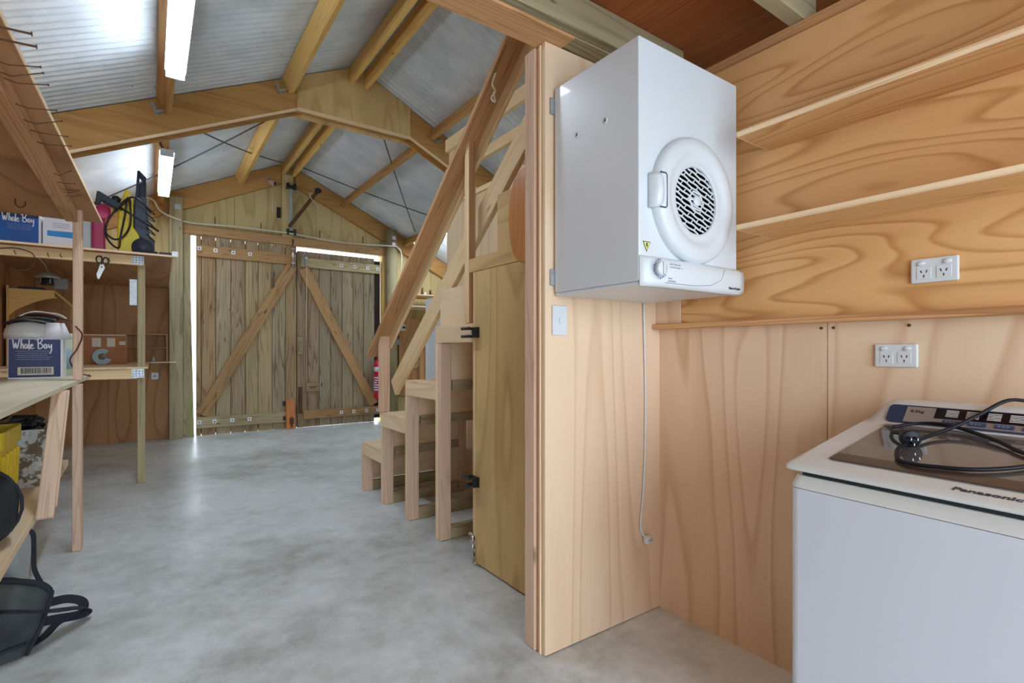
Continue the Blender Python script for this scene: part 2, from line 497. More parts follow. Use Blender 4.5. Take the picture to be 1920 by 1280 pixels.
# far gable wall with the doorway; sheets butt against each other
DX0, DX1, DZ = 0.455, 3.235, 2.90
b = B()
def sheet(x0, x1, z0, y0=YF, y1=YF + .03):
    pts = [(x0, z0)]
    pts += [(x1, z0), (x1, roofz(x1) - .012)]
    if x0 < APX < x1: pts.append((APX, roofz(APX) - .012))
    pts.append((x0, roofz(x0) - .012))
    b.prism(pts, 'y', y0, y1, 'z')
for x0, x1, z0 in ((XL, -.2, 0), (-.196, DX0, 0), (DX0, 1.011, DZ), (1.015, 2.174, DZ), (2.178, DX1, DZ), (DX1, 4.2, 0), (4.204, XR, 0)):
    sheet(x0, x1, z0)
for x0, x1, z0 in ((XL, DX0, 0), (DX0, DX1, DZ), (DX1, XR, 0)):
    sheet(x0, x1, z0, YF + .032, YF + .08)
struct(b, 'wall_far', 'ply_gable')
struct(B().box(XL, .20, 8.47, 8.548, 0, 2.44, 'z'), 'wall_far_left', 'ply_brown', .002)
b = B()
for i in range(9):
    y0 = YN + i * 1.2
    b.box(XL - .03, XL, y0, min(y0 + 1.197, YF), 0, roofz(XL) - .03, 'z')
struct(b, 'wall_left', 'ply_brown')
struct(B().box(XR, XR + .04, YN, YF, 0, roofz(XR) - .03, 'z'), 'wall_right', 'ply_gable')
# near end: open doorway behind the camera
b = B()
b.box(XL, -1.05, YN - .04, YN, 0, 2.6, 'z').box(1.75, XR, YN - .04, YN, 0, roofz(XR) - .03, 'z')
b.prism([(XL, 2.4), (XR - 2.0, 2.4), (XR - 2.0, roofz(XR - 2.0) - .03), (APX, APZ - .03), (XL, roofz(XL) - .03)], 'y', YN - .04, YN, 'z')
struct(b, 'wall_near', 'ply_gable')

# posts beside the doorway
struct(B().box(.202, .36, 8.33, 8.466, 0, 3.30, 'z'), 'wall_post', 'pole_wood', .006)
struct(B().cyl((3.385, 8.40, 0), (3.385, 8.40, 3.27), .105, .1, 20), 'wall_pole', 'pole_wood')

# rafters on the gable wall
def rafter_poly(x0, x1, depth):
    return [(x0, roofz(x0) - .008), (x1, roofz(x1) - .008), (x1, roofz(x1) - depth), (x0, roofz(x0) - depth)]
struct(B().prism(rafter_poly(XL, APX - .09, .30), 'y', 8.475, 8.545, 'x'), 'gable_rafter', 'beam', .003)
struct(B().prism(rafter_poly(APX + .12, XR, .30), 'y', 8.475, 8.545, 'x'), 'gable_rafter', 'beam', .003)

# middle portal frame
PY = 5.20
po = thing('portal_frame', None, None, (APX, PY, 3.5)); po['kind'] = 'structure'
GX0, GX1, GZ = 1.146, 2.305, 3.505
for xa, xb in ((XL, APX), (APX, XR)):
    b = B()
    b.prism(rafter_poly(xa, xb, .335), 'y', PY, PY + .02, 'x')
    b.prism(rafter_poly(xa, xb, .335), 'y', PY + .12, PY + .14, 'x')
    b.build('rafter_side', 'beam', po, .002)
    B().prism([(xa, roofz(xa) - .10), (xb, roofz(xb) - .10), (xb, roofz(xb) - .245), (xa, roofz(xa) - .245)], 'y', PY + .021, PY + .119, 'x').build('rafter_core', 'pine_rail', po)
def gus(y0, y1):
    return B().prism([(GX0, GZ), (GX1, GZ), (GX1, roofz(GX1) - .01), (APX, APZ - .01), (GX0, roofz(GX0) - .01)], 'y', y0, y1, 'z')
gus(PY - .016, PY - .001).build('gusset', 'ply_olive', po)
gus(PY + .141, PY + .156).build('gusset', 'ply_olive', po)
b = B().prism([(GX0, GZ + .035), (GX1, GZ + .035), (GX1, GZ + .12), (GX0, GZ + .12)], 'y', PY + .02, PY + .12, 'x')
b.build('gusset_core', 'beam', po)
# pale edge strips under the frame
for x0, x1 in ((XL, GX0), (GX1, XR)):
    p0 = (x0, PY - .006, roofz(x0) - .335 + .010); p1 = (x1, PY - .006, roofz(x1) - .335 + .010)
    B().bar(p0, p1, .011, .022).build('edge_strip', 'ply_edge', po)
B().bar((GX0, PY - .026, GZ + .012), (GX1, PY - .026, GZ + .012), .018, .028).build('edge_strip', 'ply_edge', po)

# purlins
def purlin(x, y0, y1, mat='pine_yellow', d=.15, wd=.052, vertical=False, name='purlin'):
    s = 0 if vertical else (SL if x < APX else -SL)
    n = math.hypot(1, s); ux, uz = 1 / n, s / n; nx, nz = -s / n, 1 / n
    top = (x, roofz(x) - .004 - (0.0 if not vertical else .02))
    pts = []
    for a, c in ((-wd / 2, 0), (wd / 2, 0), (wd / 2, -d), (-wd / 2, -d)):
        pts.append((top[0] + ux * a + nx * c, top[1] + uz * a + nz * c))
    return struct(B().prism(pts, 'y', y0, y1, 'y'), name, mat, .002)
for y0, y1 in ((1.72, PY - .02), (PY + .16, 8.47)):
    purlin(.06, y0, y1, 'beam'); purlin(1.03, y0, y1, 'pine_yellow')
    purlin(2.62, y0, y1, 'beam'); purlin(3.72, y0, y1, 'beam')
    purlin(4.6, y0, y1, 'beam'); purlin(-.75, y0, y1, 'beam')
    purlin(1.665, y0, y1, 'pine_yellow', .15, .045, True, 'ridge_board')
    purlin(1.815, y0, y1, 'pine_yellow', .15, .045, True, 'ridge_board')
# galvanised angle brackets where purlins meet the frame
def angle_bracket(x, y, s):
    zb = roofz(x) - .16
    b = B().prism([(x - .055, zb + .1), (x - .028, zb + .11), (x + .0, zb), (x - .02, zb - .005)], 'y', y - .004, y)
    b.prism([(x - .03, zb + .02), (x + .04, zb + .045), (x + .04, zb + .03), (x - .025, zb - .002)], 'y', y - .05, y - .002)
    o = b.build('angle_bracket', 'galv')
    tag(o, s, 'bracket')
angle_bracket(.05, PY - .001, 'galvanised angle bracket fixing the first purlin to the portal frame')
angle_bracket(1.0, PY - .02, 'galvanised angle bracket on the yellow purlin beside the gusset')
angle_bracket(2.64, PY - .002, 'galvanised angle bracket under the right-slope purlin at the frame')

# loft over the camera
struct(B().box(XL, 1.36, 1.497, 1.636, 2.432, 2.575, 'x'), 'loft_beam', 'pine_rail', .003)
struct(B().box(1.3602, 2.3, 1.60, 1.70, 2.432, 2.575, 'x'), 'loft_beam', 'pine_rail', .003)
struct(B().box(1.3602, 1.985, 1.497, 1.598, 2.436, 2.575, 'x'), 'loft_joist', 'pole_wood', .003)
struct(B().box(XL, 1.985, 1.455, 1.4965, 2.440, 2.5755, 'x'), 'loft_joist', 'pole_wood', .003)  # board added before the beam, its darker wood standing in for shade
for y in (.95, .35, -.25, -.85, -1.45):
    struct(B().box(XL, 2.06, y - .03, y + .03, 2.435, 2.575, 'x'), 'loft_joist', 'pole_wood', .003)
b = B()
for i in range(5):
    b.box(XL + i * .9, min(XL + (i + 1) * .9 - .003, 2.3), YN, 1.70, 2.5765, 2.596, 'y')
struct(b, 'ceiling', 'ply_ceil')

# laundry nook: back wall, partition
NX = 1.965
b = B()
b.box(NX, NX + .02, .842, 1.5758, 0, 2.37, 'z').box(NX, NX + .02, -.36, .839, 0, 2.37, 'z').box(NX, NX + .02, YN, -.363, 0, 2.37, 'z')
struct(b, 'wall_right', 'ply_nook')
b = B()
b.box(1.94, NX - .0005, YN, 1.437, 1.332, 2.372, 'y')
struct(b, 'wall_right', 'ply_honey', .001)
struct(B().box(1.936, NX - .0005, 1.438, 1.5755, 1.332, 2.372, 'z'), 'wall_right', 'ply_part', .001)
struct(B().box(1.908, NX - .0005, YN, 1.5755, 1.308, 1.331, 'y'), 'trim_1', 'pine_rail', .003)
struct(B().box(NX, NX + .1, YN, 1.57, 2.371, 2.43, 'y'), 'trim_2', 'pine_rail')
struct(B().box(NX + .021, NX + .06, YN, 1.70, 0, 2.43, 'z'), 'wall_right', 'ply_brown')
struct(B().box(1.271, NX + .02, 1.576, 1.594, 0.004, 2.43, 'z'), 'wall_partition', 'ply_part')
struct(B().box(1.50, NX + .02, 1.70, 1.712, 0, 2.43, 'z'), 'wall_partition', 'ply_olive')
struct(B().box(1.262, 1.36, 1.632, 1.70, 0, 2.43, 'z'), 'trim_3', 'pine_pink', .004)
struct(B().box(1.272, 1.36, 1.5945, 1.6315, 0, 2.43, 'z'), 'trim_4', 'pine_rail', .004)
struct(B().box(1.266, 1.30, 1.60, 1.612, 0, 2.428, 'z'), 'trim_5', 'ply_edge', .002)

# ------------------------------------------------------------------ double barn doors in the far wall
struct(B().prism([(.36, 0), (.497, 0), (DX0, 2.1), (DX0, 2.835), (.36, 2.835)], 'y', 8.44, 8.5495, 'z'), 'trim_6', 'grey_wood', .003)
for nm, x0, x1, z0, z1, m in (('trim_7', DX1, 3.335, 0, 2.835, 'pine_yellow'), ('trim_8', .36, 3.335, 2.838, 2.965, 'door_brace')):
    struct(B().box(x0, x1, 8.44, 8.549, z0, z1), nm, m, .003)
struct(B().box(.44, DX0 - .001, 8.425, 8.4395, 0, .55, 'z'), 'trim_9', 'jamb_green')  # yellow-green strip at the foot of the left jamb

def barn_door(name, edges, z0, ztop, mat, led, brace, bolts, y=8.505):
    d = thing(name, None, None, ((edges[0] + edges[-1]) / 2, y, z0)); d['kind'] = 'structure'
    b = B()
    for i in range(len(edges) - 1):
        a, c = edges[i] + .003, edges[i + 1] - .003
        zt = ztop 
        b.prism([(a, y + .03), (a, y), (a + .004, y - .004), (c - .004, y - .004), (c, y), (c, y + .03)], 'z', z0, zt, 'z')
    b.build('door_panel', mat, d)
    B().box(edges[0] + .01, edges[-1] - .01, y + .0305, y + .036, z0 + .02, ztop - .03, 'z').build('backing', 'dark_void', d)
    for i, (x0, x1, za, zb, mm) in enumerate(led):
        B().box(x0, x1, y - .046, y - .0045, za, zb, 'x').build('ledger_board', mm, d, .003)
    (xa, za), (xb, zb) = brace
    B().bar((xa, y - .025, za), (xb, y - .025, zb), .04, .155, (-(zb - za), 0, xb - xa)).build('brace', 'door_brace', d, .003)
    for x, z in bolts:
        o = B().box(x - .026, x + .026, y - .049, y - .0465, z - .026, z + .026, 'x').build('bolt_plate', 'white_card', d)
        B().cyl((x, y - .0495, z), (x, y - .06, z), .010, n=6).build('bolt', 'rust', o)
    return d
dl = barn_door('door_1', [.522, .587, .766, .957, 1.147, 1.32, 1.513, 1.704, 1.866], .003, 2.831, 'door_wood',
    [(.53, 1.79, 2.545, 2.705, 'door_brace'), (.53, 1.80, .11, .265, 'grey_wood')], ((.585, .30), (1.79, 2.53)),
    [(.56, 2.655), (.76, 2.648), (.985, 2.642), (1.204, 2.642), (.56, .195), (.746, .195), (.971, .195), (1.197, .195)])
dr = barn_door('door_2', [1.872, 2.037, 2.209, 2.386, 2.576, 2.753, 2.934, 3.12], .004, 2.775, 'door_grey',
    [(1.93, 3.195, 2.52, 2.67, 'grey_wood'), (1.96, 3.195, .13, .265, 'door_brace')], ((1.96, 2.50), (3.10, .30)),
    [(2.55, 2.60), (2.771, 2.60), (2.989, 2.60), (3.165, 2.60), (2.55, .20), (2.753, .20), (2.971, .20), (3.165, .20)])
B().box(1.84, 1.90, 8.5415, 8.548, .01, 2.76, 'z').build('light_stop', 'door_grey', dr)  # added behind the leaves to block daylight through their gap
# strip coloured dark for the gap's shade, bolts and latches on the doors
B().box(3.125, 3.222, 8.512, 8.54, .06, 2.74, 'z').build('gap_shade', 'dark_void', dr)
B().box(1.70, 1.845, 8.452, 8.4585, 2.55, 2.83, 'z').build('latch_board', 'door_brace', dl, .003)
b = B().cyl((1.80, 8.44, 2.48), (1.80, 8.44, 2.93), .012)
for z in (2.55, 2.66, 2.77): b.box(1.775, 1.825, 8.43, 8.452, z, z + .03)
b.build('barrel_bolt', 'chrome', dl)
b = B().cyl((1.99, 8.44, 2.52), (1.99, 8.44, 2.74), .016)
b.box(1.955, 2.025, 8.448, 8.458, 2.6, 2.72).cyl((1.99, 8.425, 2.62), (1.99, 8.425, 2.70), .03)
b.build('barrel_bolt', 'galv', dr)
B().tube([(2.005, 8.44, 2.52), (2.012, 8.49, 1.9), (2.008, 8.49, 1.4)], .006, 6).build('pull_cord', 'string', dr)
b = B().box(1.875, 1.955, 8.484, 8.5, 1.15, 1.42).box(1.895, 1.93, 8.45, 8.484, 1.20, 1.37)
b.build('latch', 'door_grey', dr, .003)
b = B().box(1.89, 1.95, 8.484, 8.5, .22, .64).box(1.905, 1.935, 8.45, 8.484, .40, .58)
b.build('latch', 'rust', dr, .003)
o = B().box(2.005, 2.205, 8.475, 8.5, .56, .70, 'x').build('handle_block', 'door_grey', dr, .004)
B().bar((2.06, 8.468, .625), (2.15, 8.468, .635), .01, .016).build('slot', 'rust', o)
st = thing('door_stop_post', 'orange timber post block standing where the barn doors meet', 'post', (1.76, 8.43, 0))
B().box(1.695, 1.822, 8.41, 8.452, 0.002, .455, 'z').build('block', 'orange_block', st, .003)
b = B().cyl((1.775, 8.40, .03), (1.775, 8.40, .19), .012).box(1.745, 1.805, 8.396, 8.4095, .08, .17)
b.build('floor_bolt', 'rust', st)
B().box(1.655, 1.6945, 8.42, 8.458, .36, .43).build('clip', 'black', st)
B().box(1.66, 1.6945, 8.42, 8.458, .14, .2).build('clip', 'black', st)

# gate-bar bracket over the doors
g = thing('bar_bracket', 'galvanised upright with black clamps and a swung-out bar above the barn doors', 'bracket', (1.74, 8.42, 2.98))
B().box(1.645, 1.80, 8.44, 8.474, 2.967, 3.92, 'z').build('backing_board', 'ply_gable', g, .003)
B().box(1.732, 1.79, 8.40, 8.4395, 3.05, 3.74, 'z').build('channel', 'galv', g, .004)
for z in (3.0, 3.70):
    b = B().box(1.70, 1.83, 8.385, 8.4395, z, z + .05).cyl((1.715, 8.38, z - .015), (1.715, 8.38, z + .075), .022).cyl((1.815, 8.38, z - .015), (1.815, 8.38, z + .075), .022)
    b.build('clamp', 'black', g, .003)
B().bar((1.73, 8.37, 3.10), (2.13, 8.28, 3.70), .035, .05).build('swing_bar', 'rust', g, .003)
B().cyl((2.11, 8.23, 3.69), (2.17, 8.36, 3.73), .04).build('bar_end', 'black', g)
B().tube(smooth_path([(2.05, 8.27, 3.66), (2.0, 8.24, 3.6), (2.06, 8.23, 3.5), (2.12, 8.25, 3.44), (2.1, 8.25, 3.36)]), .007, 6).build('string', 'string', g)
s_ = thing('pull_switch', 'small pinkish cylinder fitting with a hanging pull cord under the left gable rafter', 'switch', (1.5, 8.44, 3.70))
B().cyl((1.46, 8.47, 3.78), (1.53, 8.38, 3.73), .04).build('body', 'skin_pink', s_)
B().cyl((1.53, 8.3795, 3.73), (1.535, 8.374, 3.728), .028).build('eye', 'rust', s_)
B().tube([(1.50, 8.40, 3.71), (1.495, 8.40, 3.5), (1.50, 8.40, 3.30)], .006, 6).build('cord', 'string', s_)
tag(B().box(1.585, 1.64, 8.52, 8.548, 3.26, 3.42).build('junction_box', 'black', bevel=.004), 'small black box on the gable wall beside the galvanised upright', 'box')
cpts = smooth_path([(-.1, 8.30, 3.24), (.03, 8.29, 3.20), (.10, 8.30, 3.08), (.28, 8.31, 3.0), (.503, 8.425, 2.994), (1.0, 8.42, 3.015), (1.73, 8.375, 3.005), (2.546, 8.42, 2.972), (3.30, 8.30, 2.985), (3.45, 8.28, 2.97), (3.52, 8.29, 2.86), (3.51, 8.30, 2.58)])
c_ = B().tube(cpts, .013, 8).build('conduit', 'pvc')
tag(c_, 'pale plastic conduit running along the lintel above the barn doors', 'conduit')
for x in (.25, .75, 1.35, 2.2, 2.9):
    B().box(x - .006, x + .006, 8.43, 8.44, 3.0, 3.12).build('strap_clip', 'rust', c_)
for x, z, lab in ((.3, 3.17, 'square metal washer high on the left doorway post'), (.27, 2.52, 'white round hook plate on the left doorway post')):
    o = B().box(x - .035, x + .035, 8.324, 8.33, z - .035, z + .035).build('fixing_plate', 'galv'); tag(o, lab, 'plate')
for z in (3.13, 3.02):
    o = B().box(3.355, 3.415, 8.285, 8.297, z - .03, z + .03).build('fixing_plate', 'galv'); tag(o, ('upper' if z > 3.1 else 'lower') + ' of two metal washers at the top of the round pole', 'plate')

# bracing wires strung under the far bay of roof
def wire(a, b, lab, sag=.05):
    pts = []
    for i in range(13):
        t = i / 12; x = a[0] + (b[0] - a[0]) * t; y = a[1] + (b[1] - a[1]) * t
        pts.append((x, y, roofz(x) - .05 - sag * 4 * t * (1 - t)))
    tag(B().tube(pts, .008, 6).build('bracing_wire', 'wire'), lab, 'wire')
wire((.12, 5.5), (1.6, 8.2), 'thin bracing wire across the far left roof slope, running toward the ridge')
wire((1.5, 5.5), (-.6, 8.0), 'thin bracing wire across the far left roof slope, running toward the eave')
wire((1.9, 8.2), (4.4, 6.2), 'thin bracing wire across the far right roof slope, starting at the gable ridge')
wire((2.0, 5.5), (3.6, 7.9), 'thin bracing wire across the far right roof slope, starting at the portal frame')

# ------------------------------------------------------------------ fluorescent lamps
def batten(x, y0, y1, z, lab):
    t = thing('fluorescent_light', lab, 'lamp', (x, (y0 + y1) / 2, z), group='fluorescent battens under the roof')
    B().box(x - .062, x + .062, y0 + .002, y1 - .002, z + .0465, z + .07, 'y').build('base_tray', 'white_steel', t)
    pts = [(x - .055, z + .044), (x - .055, z + .02), (x - .04, z), (x + .04, z), (x + .055, z + .02), (x + .055, z + .044)]
    B().prism(pts, 'y', y0 + .012, y1 - .012, 'y').build('diffuser', 'lamp', t, .004)
    for a, c in ((y0, y0 + .0115), (y1 - .0115, y1)):
        B().box(x - .057, x + .057, a, c, z - .002, z + .046).build('end_cap', 'white_plastic', t, .003)
    return t
batten(.14, 2.80, 4.30, 3.115, 'long lit fluorescent light on the nearer left purlin, closest to the camera')
batten(.13, 6.05, 7.66, 3.115, 'lit fluorescent light under the far left purlin above the pressure washer')
batten(3.72, 6.6, 8.1, 3.02, 'fluorescent light on the right roof slope glimpsed past the handrail')
batten(3.9, 2.6, 4.1, 2.93, 'added unseen fluorescent light behind the plywood wall, brightening the right roof slope')  # extra batten, hidden from view, added to brighten the right roof slope
tag(B().tube(smooth_path([(.09, 5.98, 3.17), (.07, 5.9, 3.20), (.09, 5.82, 3.26)]), .012, 6).build('lamp_cable', 'rust'), 'short cable feeding the far fluorescent light from the purlin', 'cable')

# ------------------------------------------------------------------ boxed stairs
SX, SW = 1.50, 2.24
YS = [4.385, 3.928, 3.456, 2.975, 2.515]
ZS = [.42, .718, .998, 1.366]
stair = thing('stairs', 'steep plywood box steps with open storage under each tread, beside the cupboard door', 'stairs', (1.87, 3.4, 0))
for i in range(4):
    yf, yn, z = YS[i], YS[i + 1], ZS[i]
    B().box(SX + .002, SW, yn + .001, yf + .012, z - .018, z, 'x').build('tread', 'ply_pale', stair, .002)
    B().box(SX - .004, SX + .014, yn + .001, yf, z - .108, z - .0185, 'y').build('side_board', 'ply_pale', stair, .002)
    zl = ZS[i - 1] if i else 0.0
    B().box(SX + .015, SW, yf - .018, yf - .001, zl + .001 if i else .09, z - .0185, 'x').build('riser', 'ply_pale', stair, .001)
    B().box(SX + .0145, SW, yf - .060, yf - .0185, z - .075, z - .0186, 'x').build('cleat', 'pine', stair, .002)
    if i:
        B().box(SX + .10, SW, yf - .040, yf - .0185, zl - .045, zl + .02, 'x').build('cleat', 'grey_wood', stair, .002)
    lo = B().box(SX, SX + .075, yf - .064, yf - .0185, 0.001, z - .1085, 'z')
    lo.build('leg', 'pine_pink', stair, .003)
    B().box(SW - .06, SW, yf - .064, yf - .0185, 0.001, z - .0755, 'z').build('leg', 'pine_pink', stair, .003)
    B().box(SX + .0755, SW - .0605, yf - .062, yf - .0185, .001, .085, 'x').build('floor_rail', 'grey_wood', stair, .003)
    B().box(SX - .004, SX - .0005, yf - .030, yf, 0.001, z - .1085, 'z').build('leg_facing', 'ply_pale', stair)
# plywood wall on the far side of the stairs and closing the cupboard
b = B()
b.box(2.30, 2.318, 3.13, 4.333, 0, 2.56, 'z').box(2.30, 2.318, 1.92, 3.127, 0, 2.56, 'z').box(2.30, 2.318, 1.70, 1.917, 0, 2.56, 'z')
struct(b, 'wall_stairwell', 'ply_pale')
struct(B().box(2.285, 2.33, 1.70, 4.333, 2.561, 2.604, 'y'), 'trim_10', 'pine', .003)
struct(B().box(SX + .02, 2.29, 2.497, 2.5125, 0, 1.34, 'z'), 'wall_stairwell', 'ply_brown')

# cupboard door under the loft
cd = thing('cupboard_door', 'tall plain plywood cupboard door beside the steps with black clips and a floor bolt', 'door', (SX, 2.2, 0))
B().box(SX, SX + .018, 1.90, 2.488, .012, 1.655, 'z').build('door_panel', 'ply_olive', cd, .002)
for z in (1.312, .473):
    c = B().box(SX - .006, SX - .0005, 2.44, 2.51, z - .03, z + .03).build('tool_clip', 'black', cd, .002)
    b = B()
    for s in (-1, 1):
        b.prism([(SX - .006, 2.53), (SX - .012, 2.53), (SX - .05, 2.515), (SX - .052, 2.49), (SX - .046, 2.49), (SX - .035, 2.505), (SX - .006, 2.505)], 'z', z + s * .022 - .007, z + s * .022 + .007)
        b.tube([(SX - .046, 2.47, z + s * .022), (SX - .046, 2.56, z + s * .022)], .009, 8)
    b.box(SX - .03, SX - .006, 2.45, 2.475, z - .028, z + .028)
    b.build('jaw', 'black', c, .001)
b = B().box(SX - .006, SX - .0005, 2.475, 2.51, .02, .16)
b.cyl((SX - .014, 2.492, .012), (SX - .014, 2.492, .15), .008, n=10)
b.tube(smooth_path([(SX - .014, 2.492, .15), (SX - .014, 2.495, .165), (SX - .014, 2.515, .172), (SX - .014, 2.53, .165)]), .008, 8)
for z in (.03, .075, .12): b.box(SX - .022, SX - .0005, 2.478, 2.507, z, z + .022)
b.build('floor_bolt', 'chrome', cd, .001)
struct(B().box(SX, SX + .018, 2.4885, 2.513, 0.0, 1.655, 'z'), 'trim_11', 'pine', .001)
# panel above the door with its curved shoulder
pts = [(2.555, 1.658), (2.555, 1.735), (2.262, 1.735), (2.262, 2.035), (1.80, 2.035), (1.80, 1.658)]
struct(B().prism(pts, 'x', SX, SX + .016, 'y'), 'wall_stairwell', 'ply_olive', .001)
struct(B().box(SX + .03, SX + .046, 2.57, 2.975, 1.3675, 1.60, 'y'), 'trim_12', 'ply_pale', .001)

# ------------------------------------------------------------------ handrail
hr = thing('stair_handrail', 'sloping timber handrail and mid rail with posts climbing to the loft', 'handrail', (1.5, 3.9, .718))
dn, upv = Vector((0, 4.13, 1.205)), Vector((0, 1.80, 3.10))
def at(x, y, off=0.0):
    return (x, y, 1.185 + .80 * (4.13 - y) + off)
N = Vector((0, 1.895, 2.33)).normalized()
B().bar(at(1.512, 4.15), at(1.512, 1.76), .105, .034, N).build('cap_board', 'pine_rail', hr, .003)
B().bar(at(1.578, 3.98, -.03), at(1.578, 1.72, -.03), .024, .13, N).build('top_rail', 'pine', hr, .003)
def at2(x, y): return (x, y, .96 + .81 * (3.82 - y))
B().bar(at2(1.5925, 3.88), at2(1.5925, 1.76), .034, .138, N).build('mid_rail', 'pine', hr, .003)
pts = [(1.49, .719), (1.49, 1.40), (1.505, 1.425), (1.555, 1.425), (1.572, 1.40), (1.572, .719)]
B().prism(pts, 'y', 3.93, 3.975, 'z').build('newel_post', 'pine_pink', hr, .003)
B().box(1.502, 1.545, 2.556, 2.602, 1.367, 2.53, 'z').build('upper_post', 'pine_rail', hr, .003)
B().box(1.499, 1.5015, 2.558, 2.604, 1.37, 2.52, 'z').build('post_facing', 'pine', hr)
B().tube(smooth_path([(1.462, 2.22, 2.65), (1.455, 2.24, 2.60), (1.46, 2.22, 2.555), (1.455, 2.25, 2.53), (1.46, 2.22, 2.50), (1.462, 2.24, 2.56)]), .005, 6).build('string_loop', 'string', hr)

# brown rounded board hung on the panel over the cupboard door
pts = []
for i in range(24):
    a = math.pi * i / 23
    pts.append((1.95 + .147 * math.sin(a) ** .75, 1.86 - .23 * math.cos(a)))
pts += [(1.80, 2.09), (1.80, 1.63)]
tag(B().prism(pts, 'x', 1.455, 1.485, 'z').build('rounded_board', 'oval', bevel=.006), 'varnished brown board with a rounded end, hung beside the partition post', 'board')
struct(B().box(1.486, 1.4995, 1.84, 1.88, 1.75, 2.0, 'z'), 'trim_13', 'pine')
# guard rails of the loft above the stairwell wall
for za, zb in ((2.84, 2.93), (3.10, 3.215)):
    struct(B().box(2.295, 2.335, 1.72, 4.36, za, zb, 'y'), 'trim_14', 'pine', .003)
struct(B().box(2.336, 2.38, 4.30, 4.36, 2.605, 3.22, 'z'), 'trim_15', 'pine', .003)

# white cabinet beyond the stairwell
wc = thing('white_cabinet', 'tall white cabinet standing behind the steps', 'cabinet', (2.6, 4.6, 0))
B().box(2.32, 2.9, 4.37, 4.83, .0, 1.745, 'z').build('body', 'white_steel', wc, .006)
B().box(2.311, 2.3195, 4.375, 4.825, .06, 1.735, 'z').build('door', 'white_steel', wc, .004)

# right-hand part of the far wall: lining, outlet, wire, shelf
struct(B().box(3.55, 4.6, 8.46, 8.548, .42, 1.76, 'z'), 'wall_far_right', 'ply_brown', .002)
struct(B().box(3.92, 4.0, 8.40, 8.459, 0, 1.76, 'z'), 'trim_15', 'pine_rail', .003)
o_ = thing('power_outlet', 'small square outlet on the brown lining right of the barn doors', 'outlet', (3.62, 8.455, 1.6))
B().box(3.575, 3.665, 8.45, 8.4595, 1.56, 1.67).build('plate', 'white_plastic', o_, .002)
B().cyl((3.63, 8.4495, 1.615), (3.63, 8.43, 1.615), .02).build('plug', 'black', o_)
tag(B().cyl((3.50, 8.43, 1.36), (3.50, 8.455, 1.36), .055, n=24).build('round_disc', 'blue_grey'), 'pale round disc fixed beside the brown lining, right of the doors', 'disc')
wpts = []
for i in range(60):
    a = i / 59 * 4 * math.pi; r = .07 + .03 * math.sin(a * .5)
    wpts.append((3.84 + r * math.sin(a), 8.42 + .01 * math.sin(a * 3), 1.13 + .20 * math.cos(a) - .03 * math.sin(a * .25)))
tag(B().tube([(3.85, 8.45, 1.56), (3.85, 8.43, 1.40)] + wpts, .008, 6).build('wire_coil', 'string'), 'coil of pale cord hung on the far wall behind the handrail', 'cord')
sh = thing('corner_shelf', 'small plywood bracket shelf holding odds and ends right of the barn doors', 'shelf', (3.8, 8.2, 1.9))
B().box(3.50, 4.35, 7.85, 8.458, 2.13, 2.15, 'x').build('shelf_board', 'ply_pale', sh, .002)
B().box(3.50, 4.35, 7.86, 8.458, 1.935, 1.955, 'x').build('shelf_board', 'ply_pale', sh, .002)
B().prism([(8.458, 1.956), (8.458, 2.129), (7.9, 2.129)], 'x', 3.56, 3.578, 'y').build('bracket', 'ply_pale', sh)
for i in range(6):
    x = 3.60 + i * .075; h = (.10, .07, .12, .05, .09, .06)[i]
    o = B().cyl((x, 7.95 + (i % 2) * .05, 2.151), (x, 7.95 + (i % 2) * .05, 2.151 + h), .022, .018, 12).build('small_jar', ('slate', 'paper', 'rust', 'white_plastic', 'black', 'card')[i])
    tag(o, ('slate', 'pale', 'rusty', 'white', 'black', 'tan')[i] + ' little container on the bracket shelf beyond the handrail', 'jar', 'containers on the bracket shelf')

# fire extinguisher
fe = thing('fire_extinguisher', 'red fire extinguisher with a white band beside the right barn door', 'fire extinguisher', (3.11, 8.27, .38))
B().lathe([(.055, .40), (.075, .43), (.078, .46), (.078, .98), (.07, 1.02), (.04, 1.06), (.022, 1.07), (.022, 1.10)], (3.11, 8.27, 0), n=24).build('cylinder', 'red', fe)
B().lathe([(.0787, .86), (.0787, .94)], (3.11, 8.27, 0), n=24).build('band', 'white_plastic', fe)
B().lathe([(.0787, .52), (.0787, .80)], (3.11, 8.27, 0), n=12, a0=R(150), a1=R(275)).build('label', 'pink_dark', fe)
b = B()
for i in range(6): b.lathe([(.0795, .55 + i * .04), (.0795, .57 + i * .04)], (3.11, 8.27, 0), n=10, a0=R(165 + (i * 37) % 30), a1=R(262 - (i * 23) % 35))
b.build('label_print', 'white_card', fe)
b = B().cyl((3.11, 8.27, 1.10), (3.11, 8.27, 1.14), .018).bar((3.05, 8.25, 1.16), (3.17, 8.29, 1.14), .02, .012).bar((3.05, 8.25, 1.19), (3.16, 8.28, 1.17), .02, .012)
b.build('valve_handle', 'black', fe)
B().tube(smooth_path([(3.13, 8.25, 1.12), (3.20, 8.22, 1.08), (3.205, 8.22, .9), (3.20, 8.24, .6)]), .012, 8).build('hose', 'black_rubber', fe)
B().box(3.08, 3.15, 8.35, 8.439, .85, .95).build('wall_bracket', 'black', fe)

